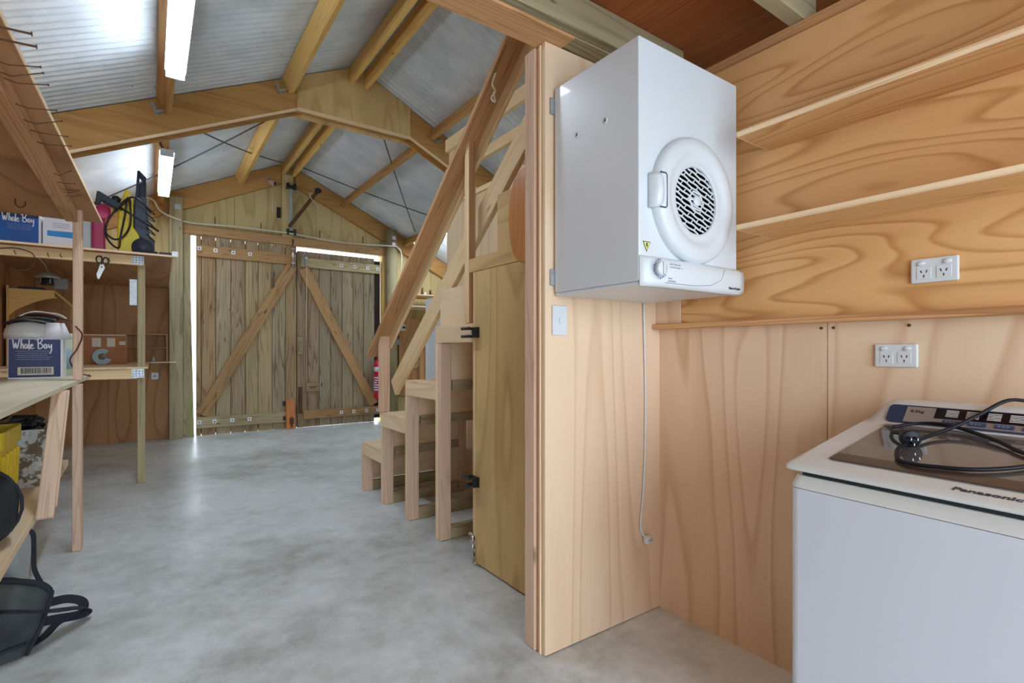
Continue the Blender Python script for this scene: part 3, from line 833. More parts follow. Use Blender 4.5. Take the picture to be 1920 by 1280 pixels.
# ------------------------------------------------------------------ laundry nook: shelves, outlets, switch
def nook_shelf(z, lab):
    t = thing('wall_shelf', lab, 'shelf', (1.84, .3, z), group='plywood shelves above the washing machine')
    B().box(1.722, 1.9395, YN + .3, 1.034, z, z + .018, 'y').build('shelf_board', 'ply_honey', t)
    B().box(1.716, 1.7215, YN + .3, 1.034, z, z + .018, 'y').build('front_edge', 'ply_edge', t)
    B().box(1.716, 1.9395, 1.0345, 1.038, z, z + .018, 'x').build('end_edge', 'ply_edge', t)
    return t
nook_shelf(1.975, 'upper of the two long plywood shelves, just below the ceiling joists')
nook_shelf(1.642, 'lower of the two long plywood shelves, above the upper power outlet')

def outlet(x, y, z, lab, yaw=0.0, sx=.058, sz=.037, face=0.0):
    t = thing('power_outlet', lab, 'outlet', (x, y, z), group='double power outlets on the nook wall')
    B().box(x - .011, x - .0006, y - sx, y + sx, z - sz, z + sz).build('plate', 'white_plastic', t, .004, 2)
    for s in (1, -1):
        yy = y + s * .024
        B().box(x - .0125, x - .0112, yy - .018, yy + .018, z - .026, z + .012).build('socket_face', 'white_plastic', t, .001)
        b = B()
        for q in (-1, 1): b.bar((x - .0128, yy + q * .008, z - .003 + .004), (x - .0128, yy + q * .0055, z - .003 - .004), .0008, .0024, (0, 1, 0))
        b.bar((x - .0128, yy, z - .013), (x - .0128, yy, z - .021), .0008, .0024, (0, 1, 0))
        b.build('slots', 'ink_dark', t)
        sw = B().blob((x - .0125, yy + s * .008, z + .023), (.004, .011, .0065)).build('rocker', 'white_plastic', t)
        B().box(x - .0145, x - .0118, yy + s * .008 + .004, yy + s * .008 + .011, z + .0155, z + .0175).build('rocker_mark', 'ink_grey', sw)
    return t
outlet(1.9395, .528, 1.454, 'white double power outlet on the honey plywood band below the shelves')
outlet(NX, .634, 1.194, 'white double power outlet on the pale plywood just above the washing machine')
t = thing('light_switch', 'white light switch plate on the partition under the dryer corner', 'switch', (1.342, 1.57, 1.33))
B().box(1.304, 1.38, 1.566, 1.5755, 1.271, 1.391).build('plate', 'white_plastic', t, .003)
B().box(1.335, 1.349, 1.562, 1.5655, 1.318, 1.342).build('rocker', 'white_plastic', t, .002)
# screw heads on the plywood
for i, (y, z) in enumerate(((.86, 1.29), (.82, 1.29), (.60, 1.29), (.10, 1.28))):
    tag(B().cyl((NX - .0005, y, z), (NX - .003, y, z), .005, n=10).build('screw', 'rust'), ('first', 'second', 'third', 'fourth')[i] + ' screw head in the pale plywood under the overhanging band, counted from the corner', 'screw', 'screws under the band')

# ------------------------------------------------------------------ wall-mounted dryer
DXa, DXb, DYa, DYb, DZa, DZb = 1.31, 1.879, 1.134, 1.564, 1.428, 2.248
dy = thing('clothes_dryer', 'white vented clothes dryer hung on the partition wall', 'clothes dryer', (1.595, 1.57, DZa))
B().box(DXa, DXb, DYa, DYb, DZa + .012, DZb, 'z').build('cabinet', 'white_steel', dy, .004, 2)
pts = [(DXa + .004, DYb), (DXa + .004, DYa + .005), (DXb - .004, DYa + .005), (DXb - .004, DYb - .05), (DXb - .02, DYb - .015), (DXb - .06, DYb)]
B().prism(pts, 'z', DZa, DZa + .0115).build('base_tray', 'white_plastic', dy, .003)
for xa, xb, za, zb in ((DXa - .018, DXa + .02, 2.148, 2.212), (DXa - .018, DXa + .02, 1.468, 1.532), (DXb - .10, DXb - .02, 1.5, 2.2)):
    B().box(xa, xb, DYb + .0005, DYb + .0115, za, zb).build('wall_bracket', 'galv', dy, .001)
for y in (1.43, 1.284):
    o = B().cyl((DXa - .0005, y, 2.02), (DXa - .003, y, 2.02), .011, n=20).build('screw_cap', 'white_plastic', dy)
    B().bar((DXa - .0032, y - .004, 2.02), (DXa - .0032, y + .004, 2.02), .001, .008).build('screw_slot', 'ink_dark', o)
DC = (1.588, DYa, 1.742)
B().lathe([(.222, 0), (.224, -.012), (.220, -.026), (.208, -.036), (.186, -.040), (.172, -.040), (.160, -.034), (.150, -.026), (.134, -.024), (.1215, -.026), (.118, -.022), (.118, -.014)], DC, 'y', 72, caps=False).build('dryer_door', 'white_plastic', dy)
gr = B().lathe([(.1175, -.0135), (.0, -.0135)], DC, 'y', 48).build('grille_back', 'grille_grey', dy)
b = B()
ca, sa = math.cos(R(-17)), math.sin(R(-17))
def gp(u, v, y): return (DC[0] + u * ca - v * sa, DYa + y, DC[2] + u * sa + v * ca)
for i in range(-6, 7):
    v = i * .0178; L = math.sqrt(max(.1165 ** 2 - v * v, 0))
    p = []
    for k in range(15):
        u = -L + 2 * L * k / 14
        p.append(gp(u, v + .0018 * math.sin(u * 95 + i * 1.1), -.020))
    b.tube(p, .0036, 6, flat=None)
for i in range(-6, 6):
    v = (i + .5) * .0178
    for k in (-2, -1, 0, 1, 2):
        u = k * .055 + (.014 if i % 2 else -.014) + i * .003
        if u * u + v * v < .108 ** 2: b.tube([gp(u - .005, v - .0089, -.020), gp(u + .005, v + .0089, -.020)], .0026, 5)
b.build('grille', 'white_plastic', dy)
b = B()
hexp = [gp(.042 * math.cos(R(60 * i + 10)), .033 * math.sin(R(60 * i + 10)), -.021) for i in range(6)]
b.tube(hexp, .004, 6, closed=True)
b.tube([gp(-.040, -.012, -.022), gp(-.01, .0, -.022)], .003, 5).tube([gp(.040, .012, -.022), gp(.01, .0, -.022)], .003, 5)
b.lathe([(.019, -.019), (.019, -.027), (.015, -.030), (.0, -.030)], DC, 'y', 24)
b.build('grille_hub', 'white_plastic', dy)
b = B()
hs = []
for z, o_, wv in ((1.80, -.006, .7), (1.785, .004, 1), (1.742, .010, 1), (1.70, .004, 1), (1.686, -.006, .7)):
    hs.append([(1.352, DYa - .012, z), (1.356, DYa - .030 - o_, z), (1.372, DYa - .038 - o_, z), (1.388, DYa - .034 - o_ * .8, z), (1.392, DYa - .020, z), (1.392, DYa - .005, z), (1.352, DYa - .003, z)])
b.loft(hs).build('door_handle', 'white_plastic', dy)
b = B().tube([(1.372, DYa - .0385, 1.80), (1.398, DYa - .0395, 1.80), (1.4035, DYa - .0395, 1.795), (1.4035, DYa - .0395, 1.69), (1.398, DYa - .0395, 1.685), (1.372, DYa - .0385, 1.685)], .0022, 6)
b.build('handle_gap', 'ink', dy)
# control fascia
prof = [(DYa, 1.524), (DYa - .018, 1.522), (DYa - .032, 1.510), (DYa - .036, 1.485), (DYa - .034, 1.440), (DYa - .024, 1.424), (DYa, 1.422)]
secs = [[(x, y if y >= DYa else DYa - (DYa - y) * k, z) for y, z in prof] for x, k in ((DXa + .001, .12), (DXa + .03, .55), (DXa + .08, 1.0), (DXb - .04, 1.0), (DXb - .001, .9))]
B().loft(secs).build('control_panel', 'white_plastic', dy)
FY = DYa - .0365
kn = B().lathe([(.024, 0), (.024, -.012), (.021, -.016), (.0, -.016)], (1.372, FY + .002, 1.480), 'y', 32).build('timer_knob', 'white_plastic', dy)
B().box(1.369, 1.375, FY - .020, FY - .0145, 1.459, 1.501).build('knob_grip', 'white_plastic', kn, .002)
b = B()
for i in range(20):
    a = 2 * math.pi * i / 20
    if i in (3, 4): continue
    r0, r1 = .0275, .031 + (.002 if i % 3 else .004)
    b.bar((1.372 + r0 * math.cos(a), FY - .0005, 1.480 + r0 * math.sin(a)), (1.372 + r1 * math.cos(a), FY - .0005, 1.480 + r1 * math.sin(a)), .0035, .001, (0, 1, 0))
b.build('dial_marks', 'ink_blue', dy)
b = B()
for x0, z, L in ((1.432, 1.500, .055), (1.432, 1.490, .062), (1.415, 1.452, .02), (1.41, 1.443, .045)):
    n = int(L / .004)
    for i in range(n):
        if rnd.random() < .8: b.box(x0 + i * .004, x0 + i * .004 + .003, FY - .0007, FY + .0, z - .0018, z + .0018)
b.box(1.424, 1.428, FY - .0007, FY, 1.498, 1.502).box(1.424, 1.428, FY - .0007, FY, 1.488, 1.492)
b.build('panel_print', 'ink_grey', dy)
b = B().tube([(1.40, FY + .0005, 1.437), (1.56, FY + .0005, 1.437), (1.66, FY + .0005, 1.446), (1.72, FY + .0005, 1.470), (1.745, FY + .0005, 1.512)], .0008, 4)
b.build('panel_line', 'ink_grey', dy)
text('Fisher & Paykel', .0125, frame((1.768, FY - .0003, 1.440), (1, 0, 0), (0, 0, 1)), 'ink_dark', 'maker_name', dy, .0004, .95, .0002)
b = B().prism([(1.328, 1.573), (1.366, 1.573), (1.347, 1.538)], 'y', DYa - .0012, DYa - .0004)
lb = b.build('warning_label', 'ink_dark', dy)
B().prism([(1.332, 1.5705), (1.362, 1.5705), (1.347, 1.543)], 'y', DYa - .0018, DYa - .0013).build('label_field', 'yellow_label', lb)
B().prism([(1.345, 1.568), (1.352, 1.568), (1.349, 1.561), (1.353, 1.561), (1.346, 1.549), (1.347, 1.558), (1.343, 1.558)], 'y', DYa - .0024, DYa - .0019).build('label_flash', 'ink_dark', lb)
# its cord
t = thing('dryer_cord', 'white power cord with plug hanging from the dryer down the partition', 'power cord', (1.845, 1.56, .33))
cp = smooth_path([(1.842, 1.566, 1.427), (1.846, 1.566, 1.30), (1.856, 1.568, 1.0), (1.852, 1.568, .75), (1.838, 1.567, .55), (1.820, 1.566, .43), (1.824, 1.564, .385), (1.842, 1.560, .362)])
B().tube(cp, .0042, 8).build('cord', 'white_plastic', t)
B().lathe([(.0, 0), (.020, 0), (.022, .006), (.022, .02), (.010, .026), (.0, .026)], (1.858, 1.545, .345), 'y', 24).build('plug', 'white_plastic', t)
b = B()
for a in (-.008, .008): b.box(1.858 + a - .001, 1.858 + a + .001, 1.532, 1.5445, .345, .352)
b.build('pins', 'chrome', t)

# ------------------------------------------------------------------ washing machine (local frame: x into the wall, y along its front)
W0 = (1.33, .66, 0.0)
wm = thing('washing_machine', 'cream and white top-loading washing machine with a dark glass lid', 'washing machine', W0, R(-3.4))
T = WM[wm]
Wd = .60
def rr(x0, x1, y0, y1, r=.03, n=5):
    p = []
    for cx, cy, a in ((x1 - r, y1 - r, 0), (x0 + r, y1 - r, 90), (x0 + r, y0 + r, 180), (x1 - r, y0 + r, 270)):
        for i in range(n + 1): p.append((cx + r * math.cos(R(a + 90 * i / n)), cy + r * math.sin(R(a + 90 * i / n))))
    return p
B(T).prism(rr(0, .60, -Wd, 0, .022), 'z', .03, .864).build('cabinet', 'washer_white', wm)
for x in (.06, .54):
    for y in (-.06, -Wd + .06): B(T).cyl((x, y, 0), (x, y, .0295), .025).build('foot', 'black_rubber', wm)
b = B(T)
v0 = rr(.0, .60, -Wd, 0, .022); v1 = rr(.010, .60, -Wd + .008, -.008, .022)
b.loft([[(x, y, .8655) for x, y in v0], [(x, y, .872) for x, y in v0], [(x, y, .896) for x, y in v1]], smooth=False)
b.build('top_band', 'cream', wm)
B(T).prism(rr(.018, .59, -Wd + .016, -.016, .02), 'z', .8965, .9065).build('gap', 'seam', wm)
S_ = (1.0 - .925) / .39
def lidz(x): return .925 + S_ * x
# sloping top with the raised console behind, lofted across the width
def tsec(y, drop, inset=0.0):
    hz = .058 * (1 - drop)
    return [(.004 + inset, y, .907), (-.012 + inset, y, .912), (-.012 + inset, y, .920), (.002 + inset, y, .9265), (.08, y, lidz(.08)), (.20, y, lidz(.20)), (.375, y, lidz(.375)), (.395, y, lidz(.395) + hz * .16), (.425, y, 1.005 + hz * .72), (.445, y, 1.008 + hz * .98), (.47, y, 1.010 + hz), (.54, y, 1.006 + hz), (.585, y, .998 + hz * .9), (.598, y, .975 + hz * .6), (.598, y, .907)]
secs = [tsec(.004, 1.0, .012), tsec(.0035, 1.0, .004), tsec(-.004, .92), tsec(-.018, .55), tsec(-.032, .2), tsec(-.048, .05), tsec(-.07, 0)]
secs += [tsec(-Wd + .07, 0), tsec(-Wd + .048, .05), tsec(-Wd + .032, .2), tsec(-Wd + .018, .55), tsec(-Wd + .004, .92), tsec(-Wd - .0035, 1.0, .004), tsec(-Wd - .004, 1.0, .012)]
B(T).loft(secs).build('top_frame', 'cream', wm)
# lid glass on the slope
ang = math.atan(S_)
LT = T @ Matrix.Translation((0, 0, .925)) @ Matrix.Rotation(-ang, 4, 'Y')      # x along the slope, z off the slope
B(LT).prism(rr(.060, .379, -Wd + .064, -.064, .012), 'z', .0008, .0032).build('lid_glass', 'lid_dark', wm)
B(LT).prism(rr(.062, .110, -Wd + .067, -.067, .010), 'z', .0034, .0044).build('lid_front_strip', 'tread_dust', wm)
B(LT).box(.372, .386, -Wd + .062, -.062, .0034, .006).build('lid_hinge_strip', 'silver', wm)
text('Panasonic', .024, LT @ Matrix.Translation((.014, -.325, .0018)) @ Matrix(((0, -1 * -1, 0, 0), (-1, 0, 0, 0), (0, 0, 1, 0), (0, 0, 0, 1))), 'ink', 'maker_name', wm, .0004, 1.12, .0005)
# console face: plane from (.388, lidz) up to (.437)
p0 = Vector((.392, 0, lidz(.39) + .008)); p1 = Vector((.431, 0, 1.005 + .058 * .82))
ex = (p1 - p0).normalized(); L = (p1 - p0).length
CT = T @ Matrix((( ex.x, 0, -ex.z, p0.x), (0, 1, 0, 0), (ex.z, 0, ex.x, p0.z), (0, 0, 0, 1)))   # x up the face, y along, z outward
def cons(name, x0, x1, y0, y1, z0, z1, mat, bev=0.0, par=wm): return B(CT).box(x0 * L, x1 * L, y0, y1, z0, z1).build(name, mat, par, bev)
# local y decreases toward the camera side
cp_ = B(CT).prism(rr(-.02 * L, 1.0 * L, -Wd + .055, -.055, .012), 'z', .001, .005).build('control_panel', 'navy', wm)
cons('display_strip', .40, .94, -.36, -.165, .0052, .006, 'black_gloss')
cons('silver_field', .36, .92, -.164, -.098, .0052, .0058, 'silver')
cons('silver_field', .04, .36, -.56, -.098, .0052, .0058, 'silver')
for i in range(6):
    y = -.185 - i * .052
    bt = cons('button', .12, .30, y - .038, y, .0060, .0085, 'button_blue', .001)
    b = B(CT)
    for k in range(3): b.box(.19 * L, .23 * L, y - .028 + k * .008, y - .023 + k * .008, .0087, .0089)
    b.build('button_print', 'ink_grey', bt)
for i in range(4):
    y = -.188 - i * .042
    b = B(CT)
    for k in range(5): b.box((.50 + k * .08) * L, (.535 + k * .08) * L, y - .026, y, .0062, .0070)
    b.build('indicator_lights', 'led', wm)
cons('digit_window', .5, .86, -.50, -.38, .0052, .0064, 'black_gloss')
Mt = CT @ Matrix.Translation((.60 * L, -.108, .0060)) @ Matrix(((0, 1, 0, 0), (-1, 0, 0, 0), (0, 0, 1, 0), (0, 0, 0, 1)))
text('8.5kg', .0115, Mt, 'ink_dark', 'capacity_print', wm, .0003, 1.3, .0003)

# its loose power cord lying on the lid
pc = thing('plug_lead', 'black power cord with round plug coiled on the washing machine lid', 'power cord', (1.60, .40, .95))
def LP(x, y, h=.010):
    return T @ Vector((x, y, lidz(x) + h))
loop = [(.262, -.142), (.285, -.115), (.325, -.096), (.350, -.106), (.383, -.140), (.389, -.185), (.370, -.238), (.318, -.313), (.272, -.359), (.240, -.395), (.195, -.402), (.150, -.372), (.115, -.326), (.100, -.275), (.094, -.231), (.110, -.197), (.148, -.178), (.190, -.170), (.25, -.183), (.30, -.196)]
hh = [.02, .016, .012, .012, .014, .016, .014, .012, .010, .010, .010, .010, .010, .010, .010, .010, .010, .012, .012, .014]
pth = [LP(x, y, h) for (x, y), h in zip(loop, hh)]
pth += [T @ Vector(p) for p in ((.35, -.222, 1.015), (.40, -.256, 1.045), (.45, -.295, 1.082), (.50, -.318, 1.083), (.56, -.335, 1.070), (.615, -.345, 1.03), (.618, -.345, .95))]
B().tube(smooth_path(pth, 6), .0046, 8).build('cord', 'cord_black', pc)
q0, q1 = LP(.262, -.142, .022), LP(.195, -.203, .024)
d = (q1 - q0).normalized()
pr_ = [(0, .005), (.010, .007), (.022, .009), (.030, .013), (.042, .014), (.0425, .021), (.058, .022), (.060, .020)]
B().tube([q0 + d * a for a, r in pr_], [r for a, r in pr_], 20).build('plug', 'cord_black', pc)
b = B(); e = d.cross(Vector((0, 0, 1))).normalized(); f_ = e.cross(d)
for u, v in ((.007, .005), (-.007, .005), (0, -.008)):
    s0 = q0 + d * .0602 + e * u + f_ * v; b.bar(s0, s0 + d * .017, .0016, .006)
b.build('pins', 'chrome', pc)

# ------------------------------------------------------------------ left side: near workbench with its overhead shelf
BX = -.363
wb = thing('workbench', 'near plywood workbench along the left wall with timber legs and a low shelf', 'workbench', (-.7, 3.0, 0))
B().box(XL + .001, BX, .6, 4.80, 1.006, 1.03, 'y').build('worktop', 'ply_white', wb, .002)
B().box(-.387, -.343, 4.03, 4.13, .001, 1.0055, 'z').build('leg', 'pine_pink', wb, .003)
B().box(-.387, -.343, .9, 1.0, .001, 1.0055, 'z').build('leg', 'pine_pink', wb, .003)
B().prism([(XL + .001, .9), (-.37, .9), (-.396, 2.30), (-.440, 4.40), (XL + .001, 4.40)], 'z', .465, .50, 'y').build('low_shelf', 'ply_pale', wb, .002)
B().bar((-.372, 3.385, 1.003), (-.372, 2.95, .49), .058, .018).build('brace', 'pine_pink', wb, .002)
B().bar((-.366, 3.46, 1.003), (-.366, 3.02, .52), .052, .018).build('brace', 'pine_pink', wb, .002)
os_ = thing('overhead_shelf', 'wide plywood shelf high over the near workbench, its front batten full of nails', 'shelf', (-.7, 3.0, 1.03))
B().prism([(XL + .001, .6), (-.335, .6), (-.313, 1.83), (-.268, 4.39), (XL + .001, 4.39)], 'z', 2.064, 2.079, 'y').build('shelf_board', 'ply_brown', os_)
B().bar((-.3345, .6, 2.0715), (-.2675, 4.39, 2.0715), .003, .016).build('front_edge', 'ply_edge', os_)
B().box(-.418, -.362, .6, 4.05, 1.985, 2.0635, 'y').build('batten', 'pine_rail', os_, .003)
B().box(-.418, -.375, 2.03, 2.12, 1.031, 1.9845, 'z').build('post', 'pine', os_, .003)
B().box(-.386, -.342, 4.051, 4.13, 1.031, 2.0635, 'z').build('post', 'pine_pink', os_, .003)
ny = [1.803, 1.872, 2.00, 2.05, 2.137, 2.301, 2.431, 2.556, 2.686, 3.101, 3.232, 3.357, 3.433, 3.513]
nw = ['first', 'second', 'third', 'fourth', 'fifth', 'sixth', 'seventh', 'eighth', 'ninth', 'tenth', 'eleventh', 'twelfth', 'thirteenth', 'last']
for i, y in enumerate(ny):
    z = 2.02 + rnd.uniform(-.012, .012); L = .10 if i < 9 else .06
    a = (-.3615, y, z); m_ = (-.3615 + L * .3, y + rnd.uniform(-.004, .01), z - .004); e_ = (-.3615 + L, y + rnd.uniform(-.01, .02), z + (.006 if i % 3 else .02))
    if i < 2: e_ = (-.255, y + .01, 2.035); m_ = (-.31, y + .005, 2.03)
    b = B().tube([a, m_, e_], .0028 if i < 2 else .0017, 6)
    dv = (Vector(e_) - Vector(m_)).normalized(); b.cyl(e_, Vector(e_) + dv * .003, .006 if i < 2 else .0035, n=10)
    tag(b.build('nail', 'rust'), nw[i] + ' nail along the batten under the overhead shelf, counted from the camera', 'nail', 'nails in the shelf batten')
hk = B().tube(smooth_path([(-.62, 3.95, 2.063), (-.62, 3.95, 2.03), (-.60, 3.95, 2.015), (-.58, 3.95, 2.03), (-.58, 3.95, 2.05)]), .004, 6).build('hook', 'rust')
tag(hk, 'U-shaped wire hook under the overhead shelf', 'hook')

# ------------------------------------------------------------------ far workbench bay against the far wall, with deck shelf
fb = thing('shelving_bay', 'far timber shelving bay in the left corner, with worktop and high shelf', 'shelving', (-.6, 7.0, 0))
B().box(XL + .001, -.02, 5.70, 8.469, 1.046, 1.062, 'y').build('worktop', 'ply_pale', fb, .001)
B().box(XL + .001, -.10, 5.722, 5.767, .955, 1.0455, 'x').build('worktop_beam', 'pine', fb, .003)
B().prism([(XL + .001, 5.60), (.158, 5.60), (.20, 8.468), (XL + .001, 8.468)], 'z', 2.062, 2.077, 'y').build('deck', 'ply_brown', fb)
B().box(XL + .001, .158, 5.595, 5.5995, 2.061, 2.078, 'x').build('deck_edge', 'ply_edge', fb)
B().box(XL + .001, -.058, 5.702, 5.749, 1.978, 2.0615, 'x').build('deck_beam', 'pine', fb, .003)
B().box(-.100, -.042, 5.768, 5.86, .001, 2.0, 'z').build('post', 'grey_wood', fb, .004)
for z0, z1 in ((1.985, 2.058), (.965, 1.045)):
    y = 5.7005 if z0 > 1.5 else 5.7205
    b = B().box(-.14, -.05, y - .0025, y, z0, z1)
    o = b.build('nail_plate', 'galv', fb)
    b = B()
    for i in range(4):
        for j in range(3): b.cyl((-.13 + i * .023, y - .0035, z0 + .015 + j * .022), (-.13 + i * .023, y - .0027, z0 + .015 + j * .022), .005, n=6)
    b.build('plate_teeth', 'ink_blue', o)
B().box(-.16, -.10, 5.80, 5.86, 1.62, 1.86, 'z').build('side_clip', 'galv', fb, .003)

def box_carton(name, lab, x0, x1, y0, y1, z0, z1, mat, side, rz=0.0):
    t = thing(name, lab, 'box', ((x0 + x1) / 2, (y0 + y1) / 2, z0), rz)
    Tm = WM[t] @ Matrix.Translation((-(x0 + x1) / 2, -(y0 + y1) / 2, -z0))
    B(Tm).box(x0, x1, y0, y1, z0, z1).build('carton', side, t, .003)
    if mat != side: B(Tm).box(x0 + .004, x1 - .012, y0 - .0015, y0 - .0003, z0 + .010, z1 - .004).build('front_print', mat, t)
    return t, Tm
LET = [[(0, 1), (.12, .02), (.22, .62), (.32, .0), (.52, 1.08)], [(.66, 1.1), (.60, 0), (.62, .35), (.70, .5), (.77, .35), (.78, 0)],
       [(1.06, .4), (.95, .47), (.88, .2), (.95, .02), (1.05, .15), (1.07, .44), (1.10, .02)], [(1.22, .95), (1.20, 0), (1.26, .02)],
       [(1.34, .22), (1.48, .3), (1.44, .45), (1.34, .35), (1.34, .1), (1.46, 0), (1.58, .1)],
       [(1.90, 0), (1.88, 1.0)], [(1.72, .85), (2.02, 1.12), (2.2, .9), (2.05, .6), (1.90, .55), (2.15, .48), (2.25, .22), (2.05, .0), (1.88, .04)],
       [(2.52, .4), (2.42, .46), (2.34, .2), (2.42, .02), (2.52, .15), (2.54, .44), (2.58, .02)],
       [(2.70, .46), (2.72, .16), (2.84, .14), (2.92, .46)], [(2.92, .46), (2.90, -.2), (2.80, -.5)]]
def script_name(t, Tm, ox, y, oz, sc):
    b = B(Tm)
    for st in LET: b.tube([(ox + p.x * sc, y, oz + p.y * sc) for p in smooth_path([(q[0], q[1], 0) for q in st], 3)], .062 * sc, 5)
    b.build('script_name', 'white_card', t)
# blue printed carton on the near bench
t, Tm = box_carton('printed_carton', 'navy and white printed carton full of odds and ends on the near workbench', -.735, -.475, 4.42, 4.70, 1.0305, 1.285, 'navy_box', 'white_card', R(2.5))
script_name(t, Tm, -.712, 4.417, 1.222, .062)
b = B(Tm)
for r in range(5):
    z = 1.205 - r * .013; x = -.70 + (r % 2) * .01
    while x < -.53 - (r % 3) * .015:
        L = rnd.uniform(.004, .012); b.box(x, x + L, 4.4175, 4.4182, z, z + .003); x += L + .003
b.build('small_print', 'ink_grey', t)
lb = B(Tm).box(-.69, -.52, 4.4168, 4.4182, 1.055, 1.105).build('barcode_label', 'paper', t)
b = B(Tm); x = -.675
while x < -.535:
    L = rnd.choice((.0015, .003, .0045)); b.box(x, x + L, 4.4155, 4.4165, 1.064, 1.10); x += L + rnd.choice((.002, .003))
b.build('bars', 'ink_dark', lb)
# second printed carton on the deck
t, Tm = box_carton('printed_carton', 'blue and white printed carton up on the high deck shelf', -1.03, -.765, 5.86, 6.15, 2.0775, 2.36, 'blue_box', 'white_card')
script_name(t, Tm, -1.00, 5.857, 2.285, .066)
B(Tm).box(-1.026, -.778, 5.857, 5.8582, 2.325, 2.353).build('dark_band', 'navy', t)
b = B(Tm)
for r in range(4):
    z = 2.262 - r * .014; x = -.97
    while x < -.82:
        L = rnd.uniform(.004, .012); b.box(x, x + L, 5.8575, 5.8582, z, z + .003); x += L + .004
b.build('small_print', 'ink_grey', t)
b = B(Tm)
for x, h in ((-.975, .03), (-.965, .02), (-.945, .034), (-.93, .024), (-.915, .015), (-.90, .022)): b.bar((x, 5.857, 2.09), (x - .012, 5.857, 2.09 + h), .004, .001, (0, 1, 0))
b.build('grass_print', 'white_card', t)
t, Tm = box_carton('white_carton', 'white carton with a bright blue stripe on the high deck shelf', -.755, -.505, 5.88, 6.15, 2.0775, 2.35, 'white_card', 'white_card')
B(Tm).prism([(-.725, 2.195), (-.725, 2.24), (-.51, 2.245), (-.51, 2.195), (-.55, 2.19)], 'y', 5.8775, 5.8795).build('blue_stripe', 'sky_blue', t)
b = B(Tm)
for r in range(3): b.box(-.69, -.58, 5.8785, 5.8796, 2.305 - r * .016, 2.309 - r * .016)
b.build('small_print', 'ink_grey', t)
tag(B().prism(rr(-.50, -.435, 5.88, 6.0, .015), 'z', 2.0775, 2.36).build('plastic_tub', 'frost', bevel=.006), 'translucent pale tub between the white carton and the pink bottle', 'tub')
pk = thing('pink_container', 'pink translucent plastic container beside the pressure washer', 'container', (-.37, 5.92, 2.0775))
B().loft([[(x, y, z) for x, y in rr(-.43 + d, -.335 - d, 5.86 + d, 5.98 - d, .02)] for z, d in ((2.0775, .004), (2.085, 0), (2.37, .0), (2.40, .006))], smooth=False).build('body', 'pink_dark', pk)
B().loft([[(x + .025, y, z) for x, y in rr(-.425 + d, -.325 - d, 5.862 + d, 5.975 - d, .02)] for z, d in ((2.4005, .008), (2.44, 0), (2.50, .0), (2.53, .02))], smooth=False).build('top_bag', 'pink', pk)
def cf(p):
    k = 1 + .15 * math.sin(p.x * 7) * math.cos(p.y * 5); return Vector((p.x * k, p.y * k, p.z))
tag(B().blob((-.275, 5.84, 2.092), (.05, .05, .0145), f=cf).build('white_rag', 'white_card'), 'crumpled white rag at the foot of the pressure washer', 'rag')

# pressure washer
pw = thing('pressure_washer', 'yellow and slate upright pressure washer with wheels on the high deck shelf', 'pressure washer', (-.1, 5.95, 2.0775))
def XZ(pts, y0, y1): return B().prism(pts, 'y', y0, y1)
XZ([(-.25, 2.10), (-.25, 2.333), (-.243, 2.512), (-.205, 2.636), (-.192, 2.69), (-.166, 2.69), (-.132, 2.599), (-.132, 2.349), (-.104, 2.311), (-.085, 2.272), (-.085, 2.10)], 5.88, 6.14).build('front_shell', 'yellow', pw, .018, 3)
XZ([(-.131, 2.557), (-.121, 2.62), (-.042, 2.65), (-.025, 2.505), (-.019, 2.351), (-.002, 2.261), (.03, 2.231), (.03, 2.12), (-.082, 2.12), (-.082, 2.258), (-.131, 2.342)], 5.89, 6.13).build('rear_shell', 'slate', pw, .015, 3)
b = B()
hp = [(-.121, 2.63), (-.104, 2.904), (-.085, 2.911), (-.033, 2.848), (-.042, 2.63)]
b.prism([(-.121, 2.63), (-.104, 2.904), (-.088, 2.908), (-.088, 2.63)], 'y', 5.97, 6.05)
b.prism([(-.0882, 2.908), (-.033, 2.848), (-.036, 2.78), (-.0882, 2.858)], 'y', 5.97, 6.05)
b.prism([(-.0882, 2.785), (-.058, 2.80), (-.036, 2.78), (-.041, 2.63), (-.0882, 2.63)], 'y', 5.97, 6.05)
b.build('carry_handle', 'slate_dark', pw, .004)
for y0, y1 in ((5.835, 5.878), (6.142, 6.185)):
    wh = B().cyl((-.06, y0, 2.163), (-.06, y1, 2.163), .085, n=40).build('wheel', 'slate_dark', pw, .008)
    B().cyl((-.06, y0 - .004, 2.163), (-.06, y0 - .0002, 2.163), .05, n=28).build('hub_cap', 'slate', wh)
B().box(-.02, .055, 5.90, 6.12, 2.0785, 2.15).build('rear_foot', 'black', pw, .012, 2)
B().box(-.24, -.13, 5.90, 6.12, 2.0785, 2.102).build('front_foot', 'black', pw, .004)
B().cyl((-.245, 5.93, 2.56), (-.245, 6.08, 2.56), .055, n=24).build('reel', 'cable_grey', pw)
B().cyl((-.262, 5.915, 2.592), (-.262, 6.0, 2.592), .035, n=20).build('cap', 'black', pw)
XZ([(-.03, 2.25), (-.012, 2.25), (-.016, 2.64), (-.034, 2.64)], 5.94, 6.08).build('rear_tray', 'cable_grey', pw, .003)
for a in range(5):
    z = 2.30 + a * .065
    B().tube(smooth_path([(-.035, 5.885, z), (.0, 5.90, z - .03), (.03, 5.98, z - .05), (.0, 6.06, z - .02), (-.03, 6.06, z)]), .0065, 6).build('cable_loop', 'hose', pw)
